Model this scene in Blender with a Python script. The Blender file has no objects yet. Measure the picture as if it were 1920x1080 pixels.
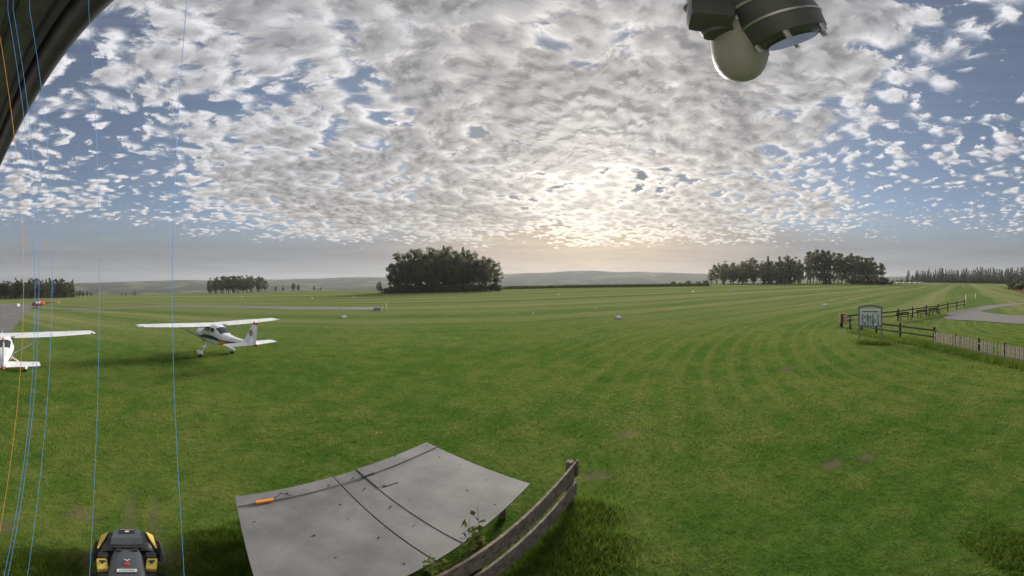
import bpy, bmesh, math, random
import numpy as np
from mathutils import Vector, Matrix, noise

random.seed(7); rng = np.random.default_rng(7)
S = bpy.context.scene
C = S.collection
R = math.radians
CAM_H = 4.3

# ------------------------------------------------------------------ camera
cam_d = bpy.data.cameras.new('camera'); cam = bpy.data.objects.new('camera', cam_d); C.objects.link(cam)
cam.location = (0, 0, CAM_H); cam.rotation_euler = (R(90), 0, 0)
cam_d.type = 'PANO'; cam_d.clip_start = 0.02; cam_d.clip_end = 30000
cc = cam_d
cc.panorama_type = 'EQUIRECTANGULAR'
cc.longitude_min, cc.longitude_max = R(-90), R(90)
cc.latitude_min, cc.latitude_max = R(-50.625), R(50.625)
S.camera = cam

# ------------------------------------------------------------------ node maths
class NT:
    def __init__(s, nt): s.nt = nt
    def n(s, t, **kw):
        o = s.nt.nodes.new(t)
        for k, v in kw.items(): setattr(o, k, v)
        return o
    def m(s, op, a, b=None, c=None, clamp=False):
        o = s.n('ShaderNodeMath', operation=op, use_clamp=clamp)
        for i, v in enumerate((a, b, c)):
            if v is None: continue
            if isinstance(v, E): s.nt.links.new(v.k, o.inputs[i])
            else: o.inputs[i].default_value = v
        return E(s, o.outputs[0])
    def link(s, a, b): s.nt.links.new(a.k if isinstance(a, E) else a, b)
    def vec(s, x, y, z):
        o = s.n('ShaderNodeCombineXYZ')
        for i, v in enumerate((x, y, z)):
            if isinstance(v, E): s.link(v, o.inputs[i])
            else: o.inputs[i].default_value = v
        return o.outputs[0]
    def sep(s, v):
        o = s.n('ShaderNodeSeparateXYZ'); s.link(v, o.inputs[0])
        return [E(s, q) for q in o.outputs]
    def noise(s, v, scale, detail=4, rough=.55, dist=0, lac=2.0, dim='3D'):
        o = s.n('ShaderNodeTexNoise', noise_dimensions=dim); s.link(v, o.inputs['Vector'])
        o.inputs['Scale'].default_value = scale; o.inputs['Detail'].default_value = detail
        o.inputs['Roughness'].default_value = rough; o.inputs['Distortion'].default_value = dist
        o.inputs['Lacunarity'].default_value = lac
        return E(s, o.outputs[0])
    def voro(s, v, scale, feature='F1'):
        o = s.n('ShaderNodeTexVoronoi', feature=feature, voronoi_dimensions='2D'); s.link(v, o.inputs['Vector']); o.inputs['Scale'].default_value = scale
        return E(s, o.outputs['Distance'])
    def ss(s, v, lo, hi):
        o = s.n('ShaderNodeMapRange', interpolation_type='SMOOTHSTEP')
        s.link(v, o.inputs[0]); o.inputs[1].default_value = lo; o.inputs[2].default_value = hi
        return E(s, o.outputs[0])
    def mix(s, f, a, b):
        o = s.n('ShaderNodeMix', data_type='RGBA')
        for sock, v in ((o.inputs[0], f), (o.inputs[6], a), (o.inputs[7], b)):
            if isinstance(v, (E,)): s.link(v, sock)
            elif isinstance(v, tuple): sock.default_value = (*v, 1) if len(v) == 3 else v
            elif isinstance(v, (int, float)): sock.default_value = v
            else: s.link(v, sock)
        return o.outputs[2]
class E:
    def __init__(s, t, k): s.t, s.k = t, k
    def __add__(s, o): return s.t.m('ADD', s, o)
    __radd__ = __add__
    def __sub__(s, o): return s.t.m('SUBTRACT', s, o)
    def __rsub__(s, o): return s.t.m('SUBTRACT', o, s)
    def __mul__(s, o): return s.t.m('MULTIPLY', s, o)
    __rmul__ = __mul__
    def __truediv__(s, o): return s.t.m('DIVIDE', s, o)
    def __rtruediv__(s, o): return s.t.m('DIVIDE', o, s)
    def mx(s, o): return s.t.m('MAXIMUM', s, o)
    def mn(s, o): return s.t.m('MINIMUM', s, o)
    def p(s, o): return s.t.m('POWER', s, o)
    def ab(s): return s.t.m('ABSOLUTE', s)
    def cl(s): return s.t.m('ADD', s, 0.0, clamp=True)

# ------------------------------------------------------------------ sun + sky
SUN_AZ, SUN_EL = R(14), R(21)
sd = Vector((math.sin(SUN_AZ)*math.cos(SUN_EL), math.cos(SUN_AZ)*math.cos(SUN_EL), math.sin(SUN_EL)))
sun_d = bpy.data.lights.new('sun', 'SUN'); sun = bpy.data.objects.new('sun', sun_d); C.objects.link(sun)
sun_d.energy = 3.7; sun_d.angle = R(22); sun_d.color = (1, .93, .82)
sun.rotation_euler = (-sd).to_track_quat('-Z', 'Y').to_euler()

W = bpy.data.worlds.new('World'); S.world = W; W.use_nodes = True
W.node_tree.nodes.clear(); t = NT(W.node_tree)
tc = t.n('ShaderNodeTexCoord'); D = tc.outputs['Generated']
dx, dy, dz = t.sep(D)
z0 = dz.mx(0.0)
sc_ = 1.0/(z0+.11)
px, py = dx*sc_, dy*sc_
P = t.vec(px, py, 0.0)
sky = t.n('ShaderNodeTexSky'); sky.sky_type = 'NISHITA'; sky.sun_disc = False
sky.sun_elevation = SUN_EL; sky.sun_rotation = SUN_AZ; sky.altitude = 500; sky.air_density = 1.0; sky.dust_density = 1.2; sky.ozone_density = 2.0
bg_sky = t.n('ShaderNodeBackground'); bg_sky.inputs[1].default_value = .062
t.link(sky.outputs[0], bg_sky.inputs[0])
rad = t.m('SQRT', px*px+py*py)
dots = (dx*sd.x+dy*sd.y+dz*sd.z).mx(0.0)
# altocumulus deck, worked out on a flat layer overhead
warp = t.noise(P, 1.7, 3, .5, dim='2D')
side = px.ab()/(py.ab()+.65)
lat_fall = t.ss(side, .45, 1.35)
edge = t.ss(rad+(warp-.5)*1.6, 2.9, 4.9)
bank = 1.0-t.ss(t.m('SQRT', (px-.27)*(px-.27)*1.5+(py-1.52)*(py-1.52)*2.2)+(warp-.5)*.9, .20, .80)
def deck(ax, ay, full=True):
    V = t.vec(ax+warp*.30+3.7, ay+warp*.30+1.3, 0.0)
    mid = t.noise(V, 4.4, 3, .5, dim='2D')
    fine = t.noise(V, 17, 8 if full else 4, .66, dim='2D')
    cell = t.voro(t.vec(ax+fine*.11+mid*.08, ay+fine*.11-mid*.08, 0.0), 10.5, 'SMOOTH_F1')
    return mid*.66 + fine*.50 + (.48-cell)*.66, fine, V
d0, fine, PW = deck(px, py)
# a step towards the sun in the layer: thinner there means a lit side
sx, sy = sd.x/(sd.z+.11), sd.y/(sd.z+.11)
ex, ey = sx-px, sy-py
el_ = t.m('SQRT', ex*ex+ey*ey)+.7
d1, _f, _v = deck(px+ex/el_*.048, py+ey/el_*.048+.010, False)
big = t.noise(PW, 1.05, 3, .5, dim='2D')
tiny = t.noise(PW, 60, 4, .7, dim='2D')
dens = d0 + tiny*.10 + big*.80 - lat_fall*.34 - edge*.8 + bank*.24 - .835
wisp = t.noise(PW, 3.0, 6, .6, dim='2D')
soft = .08+t.ss(wisp, .35, .65)*.26
alpha = ((dens+soft*.5)/(soft+.06)).cl()
alpha = alpha*alpha*(3.0-2.0*alpha)
core = t.ss(dens+bank*.30, .02, .44)
lit = ((d0-d1)*2.6+.5).cl()
glow = dots.p(40.0); wide = dots.p(5.0)
lum = (.41 + wide*.08 + glow*.40)*(1.0-core*.52)*(.60+lit*.72)*(.68+fine*.66)
warm = t.mix(((wide*.6+t.ss(rad, 1.2, 3.4)*.35)*(1.0-core*.35)).cl(), (.99, .985, 1.02), (1.13, .985, .78))
vm = t.n('ShaderNodeVectorMath', operation='SCALE'); t.link(warm, vm.inputs[0]); t.link(lum, vm.inputs['Scale'])
bg_cl = t.n('ShaderNodeBackground'); t.link(vm.outputs[0], bg_cl.inputs[0]); bg_cl.inputs[1].default_value = 1.0
mx1 = t.n('ShaderNodeMixShader'); t.link(alpha*.97, mx1.inputs[0]); t.link(bg_sky.outputs[0], mx1.inputs[1]); t.link(bg_cl.outputs[0], mx1.inputs[2])
# thin high veil and low streaks towards the horizon
st = t.noise(t.vec(px*.55, py*.55, dz*26.0), 1.5, 5, .6)
low = t.ss(1.0-z0, .74, .95)
veil_a = (low*(.80+.35*st) + .22 + .12*t.ss(st, .45, .7) + dots.p(7.0)*.9).cl()
hwarm = (dots.p(9.0)*1.15*t.ss(1.0-z0, .70, .88)).cl()
veil_c = t.mix(hwarm, (.128, .138, .150), (.41, .32, .215))
vs = t.n('ShaderNodeVectorMath', operation='SCALE'); t.link(veil_c, vs.inputs[0]); t.link(.58+st*.86, vs.inputs['Scale'])
bg_v = t.n('ShaderNodeBackground'); t.link(vs.outputs[0], bg_v.inputs[0])
mx2 = t.n('ShaderNodeMixShader'); t.link(veil_a*(1.0-alpha*.88), mx2.inputs[0]); t.link(mx1.outputs[0], mx2.inputs[1]); t.link(bg_v.outputs[0], mx2.inputs[2])
wo = t.n('ShaderNodeOutputWorld'); t.link(mx2.outputs[0], wo.inputs[0])
if hasattr(W, "cycles"): W.cycles.sampling_method = "MANUAL"; W.cycles.sample_map_resolution = 1024

S.view_settings.view_transform = 'Standard'; S.view_settings.look = 'None'
S.view_settings.exposure = 0.85; S.view_settings.gamma = 1
S.render.engine = 'CYCLES'; S.cycles.use_denoising = True
S.cycles.max_bounces = 4; S.cycles.diffuse_bounces = 4; S.cycles.transmission_bounces = 2; S.cycles.glossy_bounces = 2; S.cycles.transparent_max_bounces = 8; S.cycles.volume_bounces = 0
S.cycles.caustics_reflective = S.cycles.caustics_refractive = False

# ------------------------------------------------------------------ helpers
def tag(o, label=None, cat=None, group=None, kind=None):
    if label: o['label'] = label
    if cat: o['category'] = cat
    if group: o['group'] = group
    if kind: o['kind'] = kind
    return o
def empty(name, loc, rz=0, label=None, cat=None, group=None):
    o = bpy.data.objects.new(name, None); C.objects.link(o); o.location = loc; o.rotation_euler = (0, 0, rz)
    o.empty_display_size = .2
    return tag(o, label, cat, group)
def mesh_obj(name, v, f, mat, parent=None, smooth=False):
    me = bpy.data.meshes.new(name); me.from_pydata([tuple(p) for p in v], [], f); me.update()
    if mat: me.materials.append(mat)
    if smooth: me.shade_smooth()
    o = bpy.data.objects.new(name, me); C.objects.link(o); o.parent = parent
    return o
def copy_tree(o, parent=None):
    c = o.copy(); C.objects.link(c); c.parent = parent
    for ch in o.children: copy_tree(ch, c)
    return c
class MB:
    """collects shapes for one mesh"""
    def __init__(s): s.bm = bmesh.new()
    def box(s, c, size, rot=None, bev=0.0):
        b = bmesh.new(); bmesh.ops.create_cube(b, size=1)
        bmesh.ops.scale(b, vec=size, verts=b.verts)
        if bev: bmesh.ops.bevel(b, geom=b.edges[:], offset=bev, segments=2, affect='EDGES', profile=.6)
        M = Matrix.Translation(c) @ (rot.to_4x4() if rot is not None else Matrix())
        b.transform(M); s._add(b); return s
    def _add(s, b):
        me = bpy.data.meshes.new('tmp'); b.to_mesh(me); b.free(); s.bm.from_mesh(me); bpy.data.meshes.remove(me)
    def tube(s, pts, rad, seg=8, cap=True):
        pts = [Vector(p) for p in pts]; n = len(pts)
        if not hasattr(rad, '__len__'): rad = [rad]*n
        rings = []; up = Vector((0, 0, 1))
        for i, p in enumerate(pts):
            d = (pts[min(i+1, n-1)]-pts[max(i-1, 0)]).normalized()
            a = up if abs(d.dot(up)) < .95 else Vector((1, 0, 0))
            u = d.cross(a).normalized(); w = d.cross(u).normalized()
            rings.append([s.bm.verts.new(p+(u*math.cos(2*math.pi*k/seg)+w*math.sin(2*math.pi*k/seg))*rad[i]) for k in range(seg)])
        for i in range(n-1):
            for k in range(seg):
                s.bm.faces.new((rings[i][k], rings[i][(k+1) % seg], rings[i+1][(k+1) % seg], rings[i+1][k]))
        if cap:
            s.bm.faces.new(rings[0][::-1]); s.bm.faces.new(rings[-1])
        return s
    def loft(s, rings, cap=True, close=True):
        vs = [[s.bm.verts.new(p) for p in r] for r in rings]; n = len(vs[0])
        for i in range(len(vs)-1):
            for k in range(n if close else n-1):
                s.bm.faces.new((vs[i][k], vs[i][(k+1) % n], vs[i+1][(k+1) % n], vs[i+1][k]))
        if cap: s.bm.faces.new(vs[0][::-1]); s.bm.faces.new(vs[-1])
        return s
    def lathe(s, prof, c=(0, 0, 0), axis='Z', seg=20):
        rings = []
        for r, h in prof:
            ring = []
            for k in range(seg):
                a = 2*math.pi*k/seg; x, y = r*math.cos(a), r*math.sin(a)
                q = {'Z': (x, y, h), 'Y': (x, h, y), 'X': (h, x, y)}[axis]
                ring.append((c[0]+q[0], c[1]+q[1], c[2]+q[2]))
            rings.append(ring)
        return s.loft(rings)
    def grid(s, fn, nu, nv):
        g = [[s.bm.verts.new(fn(i/nu, j/nv)) for j in range(nv+1)] for i in range(nu+1)]
        for i in range(nu):
            for j in range(nv): s.bm.faces.new((g[i][j], g[i+1][j], g[i+1][j+1], g[i][j+1]))
        return s
    def poly(s, pts, thick=None):
        vs = [s.bm.verts.new(p) for p in pts]; f = s.bm.faces.new(vs)
        if thick is not None:
            r = bmesh.ops.extrude_face_region(s.bm, geom=[f]); bmesh.ops.translate(s.bm, vec=thick, verts=[q for q in r['geom'] if isinstance(q, bmesh.types.BMVert)])
        return s
    def build(s, name, mat, parent=None, smooth=False, bevel=0):
        bmesh.ops.recalc_face_normals(s.bm, faces=s.bm.faces[:])
        me = bpy.data.meshes.new(name); s.bm.to_mesh(me); s.bm.free()
        me.materials.append(mat)
        if smooth: me.shade_smooth()
        o = bpy.data.objects.new(name, me); C.objects.link(o); o.parent = parent
        if smooth == 'auto':
            me.set_sharp_from_angle(angle=R(38))
        return o
def mat(name, col, rough=.6, metal=0, spec=.5, var=.0, vscale=5, bump=0, bscale=30, coat=0, var2=None):
    m = bpy.data.materials.new(name); m.use_nodes = True; q = NT(m.node_tree)
    b = m.node_tree.nodes['Principled BSDF']
    b.inputs['Roughness'].default_value = rough; b.inputs['Metallic'].default_value = metal
    b.inputs['Specular IOR Level'].default_value = spec; b.inputs['Coat Weight'].default_value = coat
    tcn = q.n('ShaderNodeTexCoord'); V = tcn.outputs['Object']
    if var:
        nz = q.noise(V, vscale, 6, .62)
        lo = tuple(c*(1-var) for c in col); hi = var2 or tuple(min(1, c*(1+var)) for c in col)
        q.link(q.mix(q.ss(nz, .3, .7), lo, hi), b.inputs['Base Color'])
    else: b.inputs['Base Color'].default_value = (*col, 1)
    if bump:
        bn = q.n('ShaderNodeBump'); bn.inputs['Strength'].default_value = bump; bn.inputs['Distance'].default_value = .02
        q.link(q.noise(V, bscale, 6, .6), bn.inputs['Height']); q.link(bn.outputs[0], b.inputs['Normal'])
    return m
def leafmat(name, lo, hi, scale=.6, trans=.35, fine=0):
    m = bpy.data.materials.new(name); m.use_nodes = True; q = NT(m.node_tree); m.node_tree.nodes.clear()
    tcn = q.n('ShaderNodeTexCoord'); oi = q.n('ShaderNodeObjectInfo')
    nz = q.noise(tcn.outputs['Object'], scale, 4, .6)
    f = (q.ss(nz, .3, .7)*.75 + E(q, oi.outputs['Random'])*.35).cl()
    if fine: f = (q.ss(nz, .32, .68)*.45 + q.ss(q.noise(tcn.outputs['Object'], fine, 3, .7), .36, .66)*.62).cl()
    col = q.mix(f, lo, hi)
    d = q.n('ShaderNodeBsdfDiffuse'); tr = q.n('ShaderNodeBsdfTranslucent'); mx = q.n('ShaderNodeMixShader'); o = q.n('ShaderNodeOutputMaterial')
    q.link(col, d.inputs[0]); q.link(col, tr.inputs[0]); mx.inputs[0].default_value = trans
    q.link(d.outputs[0], mx.inputs[1]); q.link(tr.outputs[0], mx.inputs[2]); q.link(mx.outputs[0], o.inputs[0])
    return m

# ------------------------------------------------------------------ terrain
def ss(a, b, x):
    x = min(1, max(0, (x-a)/(b-a))); return x*x*(3-2*x)
def gz(x, y):
    r = math.hypot(x, y)
    if r < 1e-6: return 0.0
    tt = x/r
    crest = 235+300*tt*tt
    k = min(1.0, crest/r)
    z = (.021*x+.019*y)*k
    if r > crest: z -= 62*ss(0, 900, r-crest)
    z += .05*(noise.noise((x*.06, y*.06, 0)))*ss(8, 40, r)*1.5
    return z
def ray(px_, py_):
    lo, la = (px_-960)/1920*math.pi, (540-py_)/1920*math.pi
    return Vector((math.sin(lo)*math.cos(la), math.cos(lo)*math.cos(la), math.sin(la)))
def G(px_, py_, dz_=0.0):
    """ground point that lies in that viewing direction"""
    d = ray(px_, py_); s_ = 1.0; prev = 1.0
    while s_ < 900:
        q = d*s_
        if CAM_H+q.z < gz(q.x, q.y)+dz_: break
        prev = s_; s_ *= 1.01
    q = d*((s_+prev)/2); return Vector((q.x, q.y, gz(q.x, q.y)))
def at(az_px, dist):
    a = (az_px-960)/1920*math.pi; x, y = math.sin(a)*dist, math.cos(a)*dist
    return Vector((x, y, gz(x, y)))

def sector_mesh(name, material):
    radii = [0.0]
    r = .6
    while r < 3600: radii.append(r); r *= 1.055
    nseg = 220; v = [(0, 0, 0)]; f = []
    for r in radii[1:]:
        for k in range(nseg):
            a = 2*math.pi*k/nseg; x, y = r*math.sin(a), r*math.cos(a); v.append((x, y, gz(x, y)))
    for k in range(nseg): f.append((0, 1+(k+1) % nseg, 1+k))
    for i in range(len(radii)-2):
        for k in range(nseg):
            a = 1+i*nseg+k; b = 1+i*nseg+(k+1) % nseg
            f.append((a, b, b+nseg, a+nseg))
    return mesh_obj(name, v, f, material, None, True)

# bare patches (x, y, rx, ry) on the lawn
BARE = []
for (a, b, w, h) in ((155, 965, .42, .30), (150, 1050, .25, .35), (315, 1048, .35, .22), (1180, 815, .45, .35), (1110, 893, .5, .22), (1560, 872, .35, .2), (1625, 855, .3, .2), (1480, 690, .6, .3), (1660, 683, .6, .3), (0, 985, .3, .35)):
    g = G(a, b); BARE.append((g.x, g.y, w, h))
RUT0, RUT1 = G(243, 1000), G(246, 925)
RUT2, RUT3 = G(287, 1000), G(288, 930)

def lawn_colour(q):
    geo = q.n('ShaderNodeNewGeometry'); X, Y, Z = q.sep(geo.outputs['Position'])
    V = geo.outputs['Position']
    rr = q.m('SQRT', X*X+Y*Y)
    n1 = q.noise(V, .11, 5, .6); n2 = q.noise(V, .9, 6, .65); n3 = q.noise(V, 9, 5, .75); n0 = q.noise(V, .022, 4, .55)
    c = q.mix(q.ss(n1*.5+n2*.5, .36, .64), (.068, .138, .022), (.142, .186, .042))
    c = q.mix(q.ss(n2*.55+n3*.45, .48, .66)*.34, c, (.19, .185, .066))
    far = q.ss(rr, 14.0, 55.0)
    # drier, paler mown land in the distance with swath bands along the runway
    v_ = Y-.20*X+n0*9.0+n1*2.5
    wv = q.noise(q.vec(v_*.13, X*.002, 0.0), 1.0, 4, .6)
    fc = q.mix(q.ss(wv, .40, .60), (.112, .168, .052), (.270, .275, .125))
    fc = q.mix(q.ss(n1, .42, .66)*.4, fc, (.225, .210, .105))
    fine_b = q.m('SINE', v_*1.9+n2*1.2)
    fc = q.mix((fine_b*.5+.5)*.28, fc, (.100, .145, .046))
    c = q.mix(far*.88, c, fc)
    # mower swaths sweeping in from the right
    dist = q.m('SQRT', (X-34.0)*(X-34.0)+(Y+6.0)*(Y+6.0))
    ang = q.m('SINE', dist*5.2+n2*2.2)*.65+q.m('SINE', dist*11.7+n1*9.0)*.35
    sw = q.ss(ang, -.3, .7)*q.ss(X, -4.0, 8.0)*(1.0-q.ss(rr, 28.0, 60.0))*q.ss(rr, 6.0, 13.0)
    c = q.mix(sw*.42, c, (.190, .205, .060))
    bare = None
    for (bx, by, rx, ry) in BARE:
        dd = q.m('SQRT', ((X-bx)/rx)*((X-bx)/rx)+((Y-by)/ry)*((Y-by)/ry))+(n3-.5)*3.2+(n2-.5)*3.0
        mk = 1.0-q.ss(dd, .35, 1.15)
        bare = mk if bare is None else bare.mx(mk)
    for A, Bq in ((RUT0, RUT1), (RUT2, RUT3)):
        d = (Bq-A); L = math.hypot(d.x, d.y); ux, uy = d.x/L, d.y/L
        along = (X-A.x)*ux+(Y-A.y)*uy; side = ((X-A.x)*(-uy)+(Y-A.y)*ux).ab()
        mk = (1.0-q.ss(side+(n3-.5)*.26+(n2-.5)*.16, .05, .15))*(1.0-q.ss(along+(n2-.5)*1.2, L*.5, L*1.25))*q.ss(along, -.9, -.5)
        rib = q.ss(q.m('SINE', along*46.0+n3*5.0), -.7, .4)
        bare = bare.mx(mk*(.35+.6*rib))
    soil = q.mix(n3, (.085, .060, .042), (.21, .155, .115))
    return c, bare, soil, rr, V, n2, n3, sw
def ground_material():
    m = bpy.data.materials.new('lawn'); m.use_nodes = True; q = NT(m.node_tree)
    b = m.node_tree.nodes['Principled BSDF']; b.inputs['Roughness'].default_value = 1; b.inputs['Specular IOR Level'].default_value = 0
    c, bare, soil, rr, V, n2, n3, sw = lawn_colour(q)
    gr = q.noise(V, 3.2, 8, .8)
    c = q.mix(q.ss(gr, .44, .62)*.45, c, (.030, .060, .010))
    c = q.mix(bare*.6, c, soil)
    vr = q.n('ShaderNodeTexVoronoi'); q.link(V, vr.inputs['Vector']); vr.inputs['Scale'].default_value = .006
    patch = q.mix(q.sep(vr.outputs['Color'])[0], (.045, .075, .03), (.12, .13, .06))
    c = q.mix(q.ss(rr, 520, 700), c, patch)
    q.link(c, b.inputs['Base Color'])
    bp = q.n('ShaderNodeBump'); bp.inputs['Strength'].default_value = .9; bp.inputs['Distance'].default_value = .06
    nb = q.noise(V, 22, 6, .75)
    q.link(nb*.7+n2*1.1+sw*.35, bp.inputs['Height']); q.link(bp.outputs[0], b.inputs['Normal'])
    return m
def blade_material():
    m = bpy.data.materials.new('grass_blades'); m.use_nodes = True; q = NT(m.node_tree); m.node_tree.nodes.clear()
    c, bare, soil, rr, V, n2, n3, sw = lawn_colour(q)
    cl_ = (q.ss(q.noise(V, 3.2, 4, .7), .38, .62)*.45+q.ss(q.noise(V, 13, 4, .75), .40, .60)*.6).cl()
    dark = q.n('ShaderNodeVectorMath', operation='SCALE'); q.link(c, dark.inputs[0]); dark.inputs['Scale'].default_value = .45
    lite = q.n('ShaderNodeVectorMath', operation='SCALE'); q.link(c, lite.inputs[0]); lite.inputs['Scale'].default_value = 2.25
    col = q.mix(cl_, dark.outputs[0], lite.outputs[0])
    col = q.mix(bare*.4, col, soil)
    d = q.n('ShaderNodeBsdfDiffuse'); tr = q.n('ShaderNodeBsdfTranslucent'); mx = q.n('ShaderNodeMixShader'); o = q.n('ShaderNodeOutputMaterial')
    q.link(col, d.inputs[0]); q.link(col, tr.inputs[0]); mx.inputs[0].default_value = .4
    q.link(d.outputs[0], mx.inputs[1]); q.link(tr.outputs[0], mx.inputs[2]); q.link(mx.outputs[0], o.inputs[0])
    return m
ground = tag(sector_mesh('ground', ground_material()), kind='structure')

# ---- hills beyond the valley
def hills():
    prof = [(-180, 1.0), (-110, .9), (-90, .6), (-78, .8), (-66, 1.25), (-58, 1.6), (-50, 1.45), (-42, 1.55), (-33, 1.85), (-26, 2.05), (-22, 1.95), (-8, 2.3), (-1, 2.6), (4, 2.75), (10, 3.05), (14, 3.1), (18, 2.95), (22, 3.05), (27, 2.85), (34, 2.65), (45, 2.3), (60, 2.0), (72, 2.1), (90, 1.5), (180, 1.0)]
    def el(a):
        for (a0, e0), (a1, e1) in zip(prof, prof[1:]):
            if a0 <= a <= a1: return e0+(e1-e0)*ss(a0, a1, a)
        return 1
    n = 500; v = []; f = []; rows = [1350, 1600, 1850, 2100, 2350, 2600, 2850, 3050, 3300]
    for j, r in enumerate(rows):
        k = j/(len(rows)-2)
        for i in range(n):
            a = -180+360*i/n; x, y = math.sin(R(a))*r, math.cos(R(a))*r
            top = CAM_H+2900*math.tan(R(el(a)))
            hh = -62+(top+62)*min(1, k)**1.15
            nn = noise.fractal((x*.0021, y*.0021, 3), 1, 2, 5)
            hh += nn*24*(1 if k < .95 else .28)*min(1, k*2)
            if k > 1: hh -= 50
            if j == 0: hh = -70
            v.append((x, y, hh))
    for j in range(len(rows)-1):
        for i in range(n):
            a = j*n+i; b = j*n+(i+1) % n; f.append((a, b, b+n, a+n))
    m = bpy.data.materials.new('hill_land'); m.use_nodes = True; q = NT(m.node_tree); b = m.node_tree.nodes['Principled BSDF']
    b.inputs['Roughness'].default_value = 1; b.inputs['Specular IOR Level'].default_value = 0
    geo = q.n('ShaderNodeNewGeometry'); V = geo.outputs['Position']
    vr = q.n('ShaderNodeTexVoronoi'); q.link(V, vr.inputs['Vector']); vr.inputs['Scale'].default_value = .0062
    fld = q.mix(q.sep(vr.outputs['Color'])[0], (.04, .07, .028), (.15, .145, .075))
    wood = q.noise(V, .0045, 5, .6)
    q.link(q.mix(q.ss(wood, .40, .49), fld, (.018, .030, .018)), b.inputs['Base Color'])
    tag(mesh_obj('hills', v, f, m, None, True), kind='structure')
hills()

# ------------------------------------------------------------------ materials
M = dict(
    asphalt=mat('asphalt', (.135, .13, .128), .9, var=.25, vscale=.6, bump=.2, bscale=40),
    gravel=mat('gravel', (.17, .165, .158), .95, var=.35, vscale=9, bump=.5, bscale=30),
    white=mat('white_paint', (.74, .75, .78), .35, var=.14, vscale=2.2, coat=.2),
    white2=mat('white_plastic', (.72, .73, .74), .5, var=.1, vscale=9),
    glass=mat('tinted_glass', (.03, .04, .045), .16, spec=.8),
    darkstripe=mat('dark_blue_stripe', (.02, .022, .05), .4),
    orange=mat('orange_paint', (.75, .25, .03), .45, var=.1),
    red=mat('red_paint', (.50, .035, .02), .35, var=.1, coat=.3),
    emblem=mat('emblem_print', (.26, .05, .07), .5),
    heli_red=mat('helicopter_red', (.52, .06, .03), .35, var=.1, coat=.4),
    rubber=mat('black_rubber', (.02, .02, .021), .8, var=.3, vscale=20),
    metal=mat('grey_metal', (.42, .43, .44), .4, metal=.8, var=.1),
    dark=mat('black_plastic', (.022, .023, .026), .42, var=.3, vscale=12),
    slate=mat('slate_plastic', (.075, .085, .10), .5, var=.12, vscale=14),
    yellow=mat('yellow_plastic', (.62, .47, .10), .5, var=.12, vscale=10),
    wood=mat('weathered_wood', (.17, .135, .115), .9, var=.45, vscale=8, bump=.6, bscale=26),
    woodlight=mat('pale_weathered_wood', (.215, .185, .16), .9, var=.35, vscale=6, bump=.4, bscale=26),
    darkwood=mat('dark_stained_wood', (.035, .026, .022), .8, var=.4, vscale=5, bump=.3),
    sheet=mat('grey_fibre_cement', (.150, .152, .158), .75, var=.30, vscale=1.3, bump=.25, bscale=60, var2=(.185, .186, .188)),
    bark=mat('bark', (.085, .07, .058), .95, var=.4, vscale=2, bump=.5, bscale=8),
    barkpale=mat('pale_pine_bark', (.25, .20, .16), .95, var=.35, vscale=2, bump=.5, bscale=8),
    soffit=mat('dark_green_soffit', (.055, .066, .052), .8, var=.25, vscale=14, bump=.15),
    gutter=mat('dark_gutter', (.035, .033, .045), .5, var=.3, vscale=10),
    camgrey=mat('pale_grey_housing', (.31, .30, .275), .5, var=.08, vscale=8),
    camdark=mat('dark_grey_housing', (.075, .078, .082), .45, var=.12, vscale=8),
    wire=mat('blue_line', (.10, .32, .80), .35), wire_o=mat('orange_line', (.75, .33, .08), .4),
    strap=mat('dark_rope', (.10, .085, .06), .9, var=.3, vscale=40),
    sign_red=mat('sign_red_orange', (.62, .14, .05), .5), signpale=mat('sign_pale_yellow', (.72, .55, .28), .5),
    plaster=mat('grey_wall_render', (.42, .41, .39), .9, var=.12, vscale=3, bump=.2),
    roofing=mat('roof_sheet', (.10, .09, .085), .7, var=.2),
    blueprint=mat('board_print_dark', (.08, .12, .14), .5), blueprint2=mat('board_print_grey', (.38, .42, .45), .5),
    greyframe=mat('board_frame_grey', (.17, .20, .22), .5, var=.1),
)
L = dict(
    broad=leafmat('broadleaf_foliage', (.10, .112, .075), (.25, .25, .155), .55, .6),
    broad2=leafmat('pale_broadleaf_foliage', (.085, .108, .065), (.16, .180, .10), .35, .5),
    spruce=leafmat('spruce_foliage', (.070, .090, .062), (.145, .165, .105), .4, .45),
    copper=leafmat('copper_foliage', (.10, .045, .035), (.18, .085, .06), .6, .3),
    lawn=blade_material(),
    tall=leafmat('tall_grass_blades', (.070, .135, .016), (.20, .27, .05), 4.0, .45),
    weed=leafmat('weed_leaves', (.05, .085, .02), (.16, .17, .05), 8, .4),
    crop=leafmat('crop_leaves', (.05, .08, .018), (.10, .13, .035), .4, .3),
    ripe=leafmat('ripe_crop', (.20, .15, .075), (.30, .22, .12), .4, .3),
)

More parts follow.
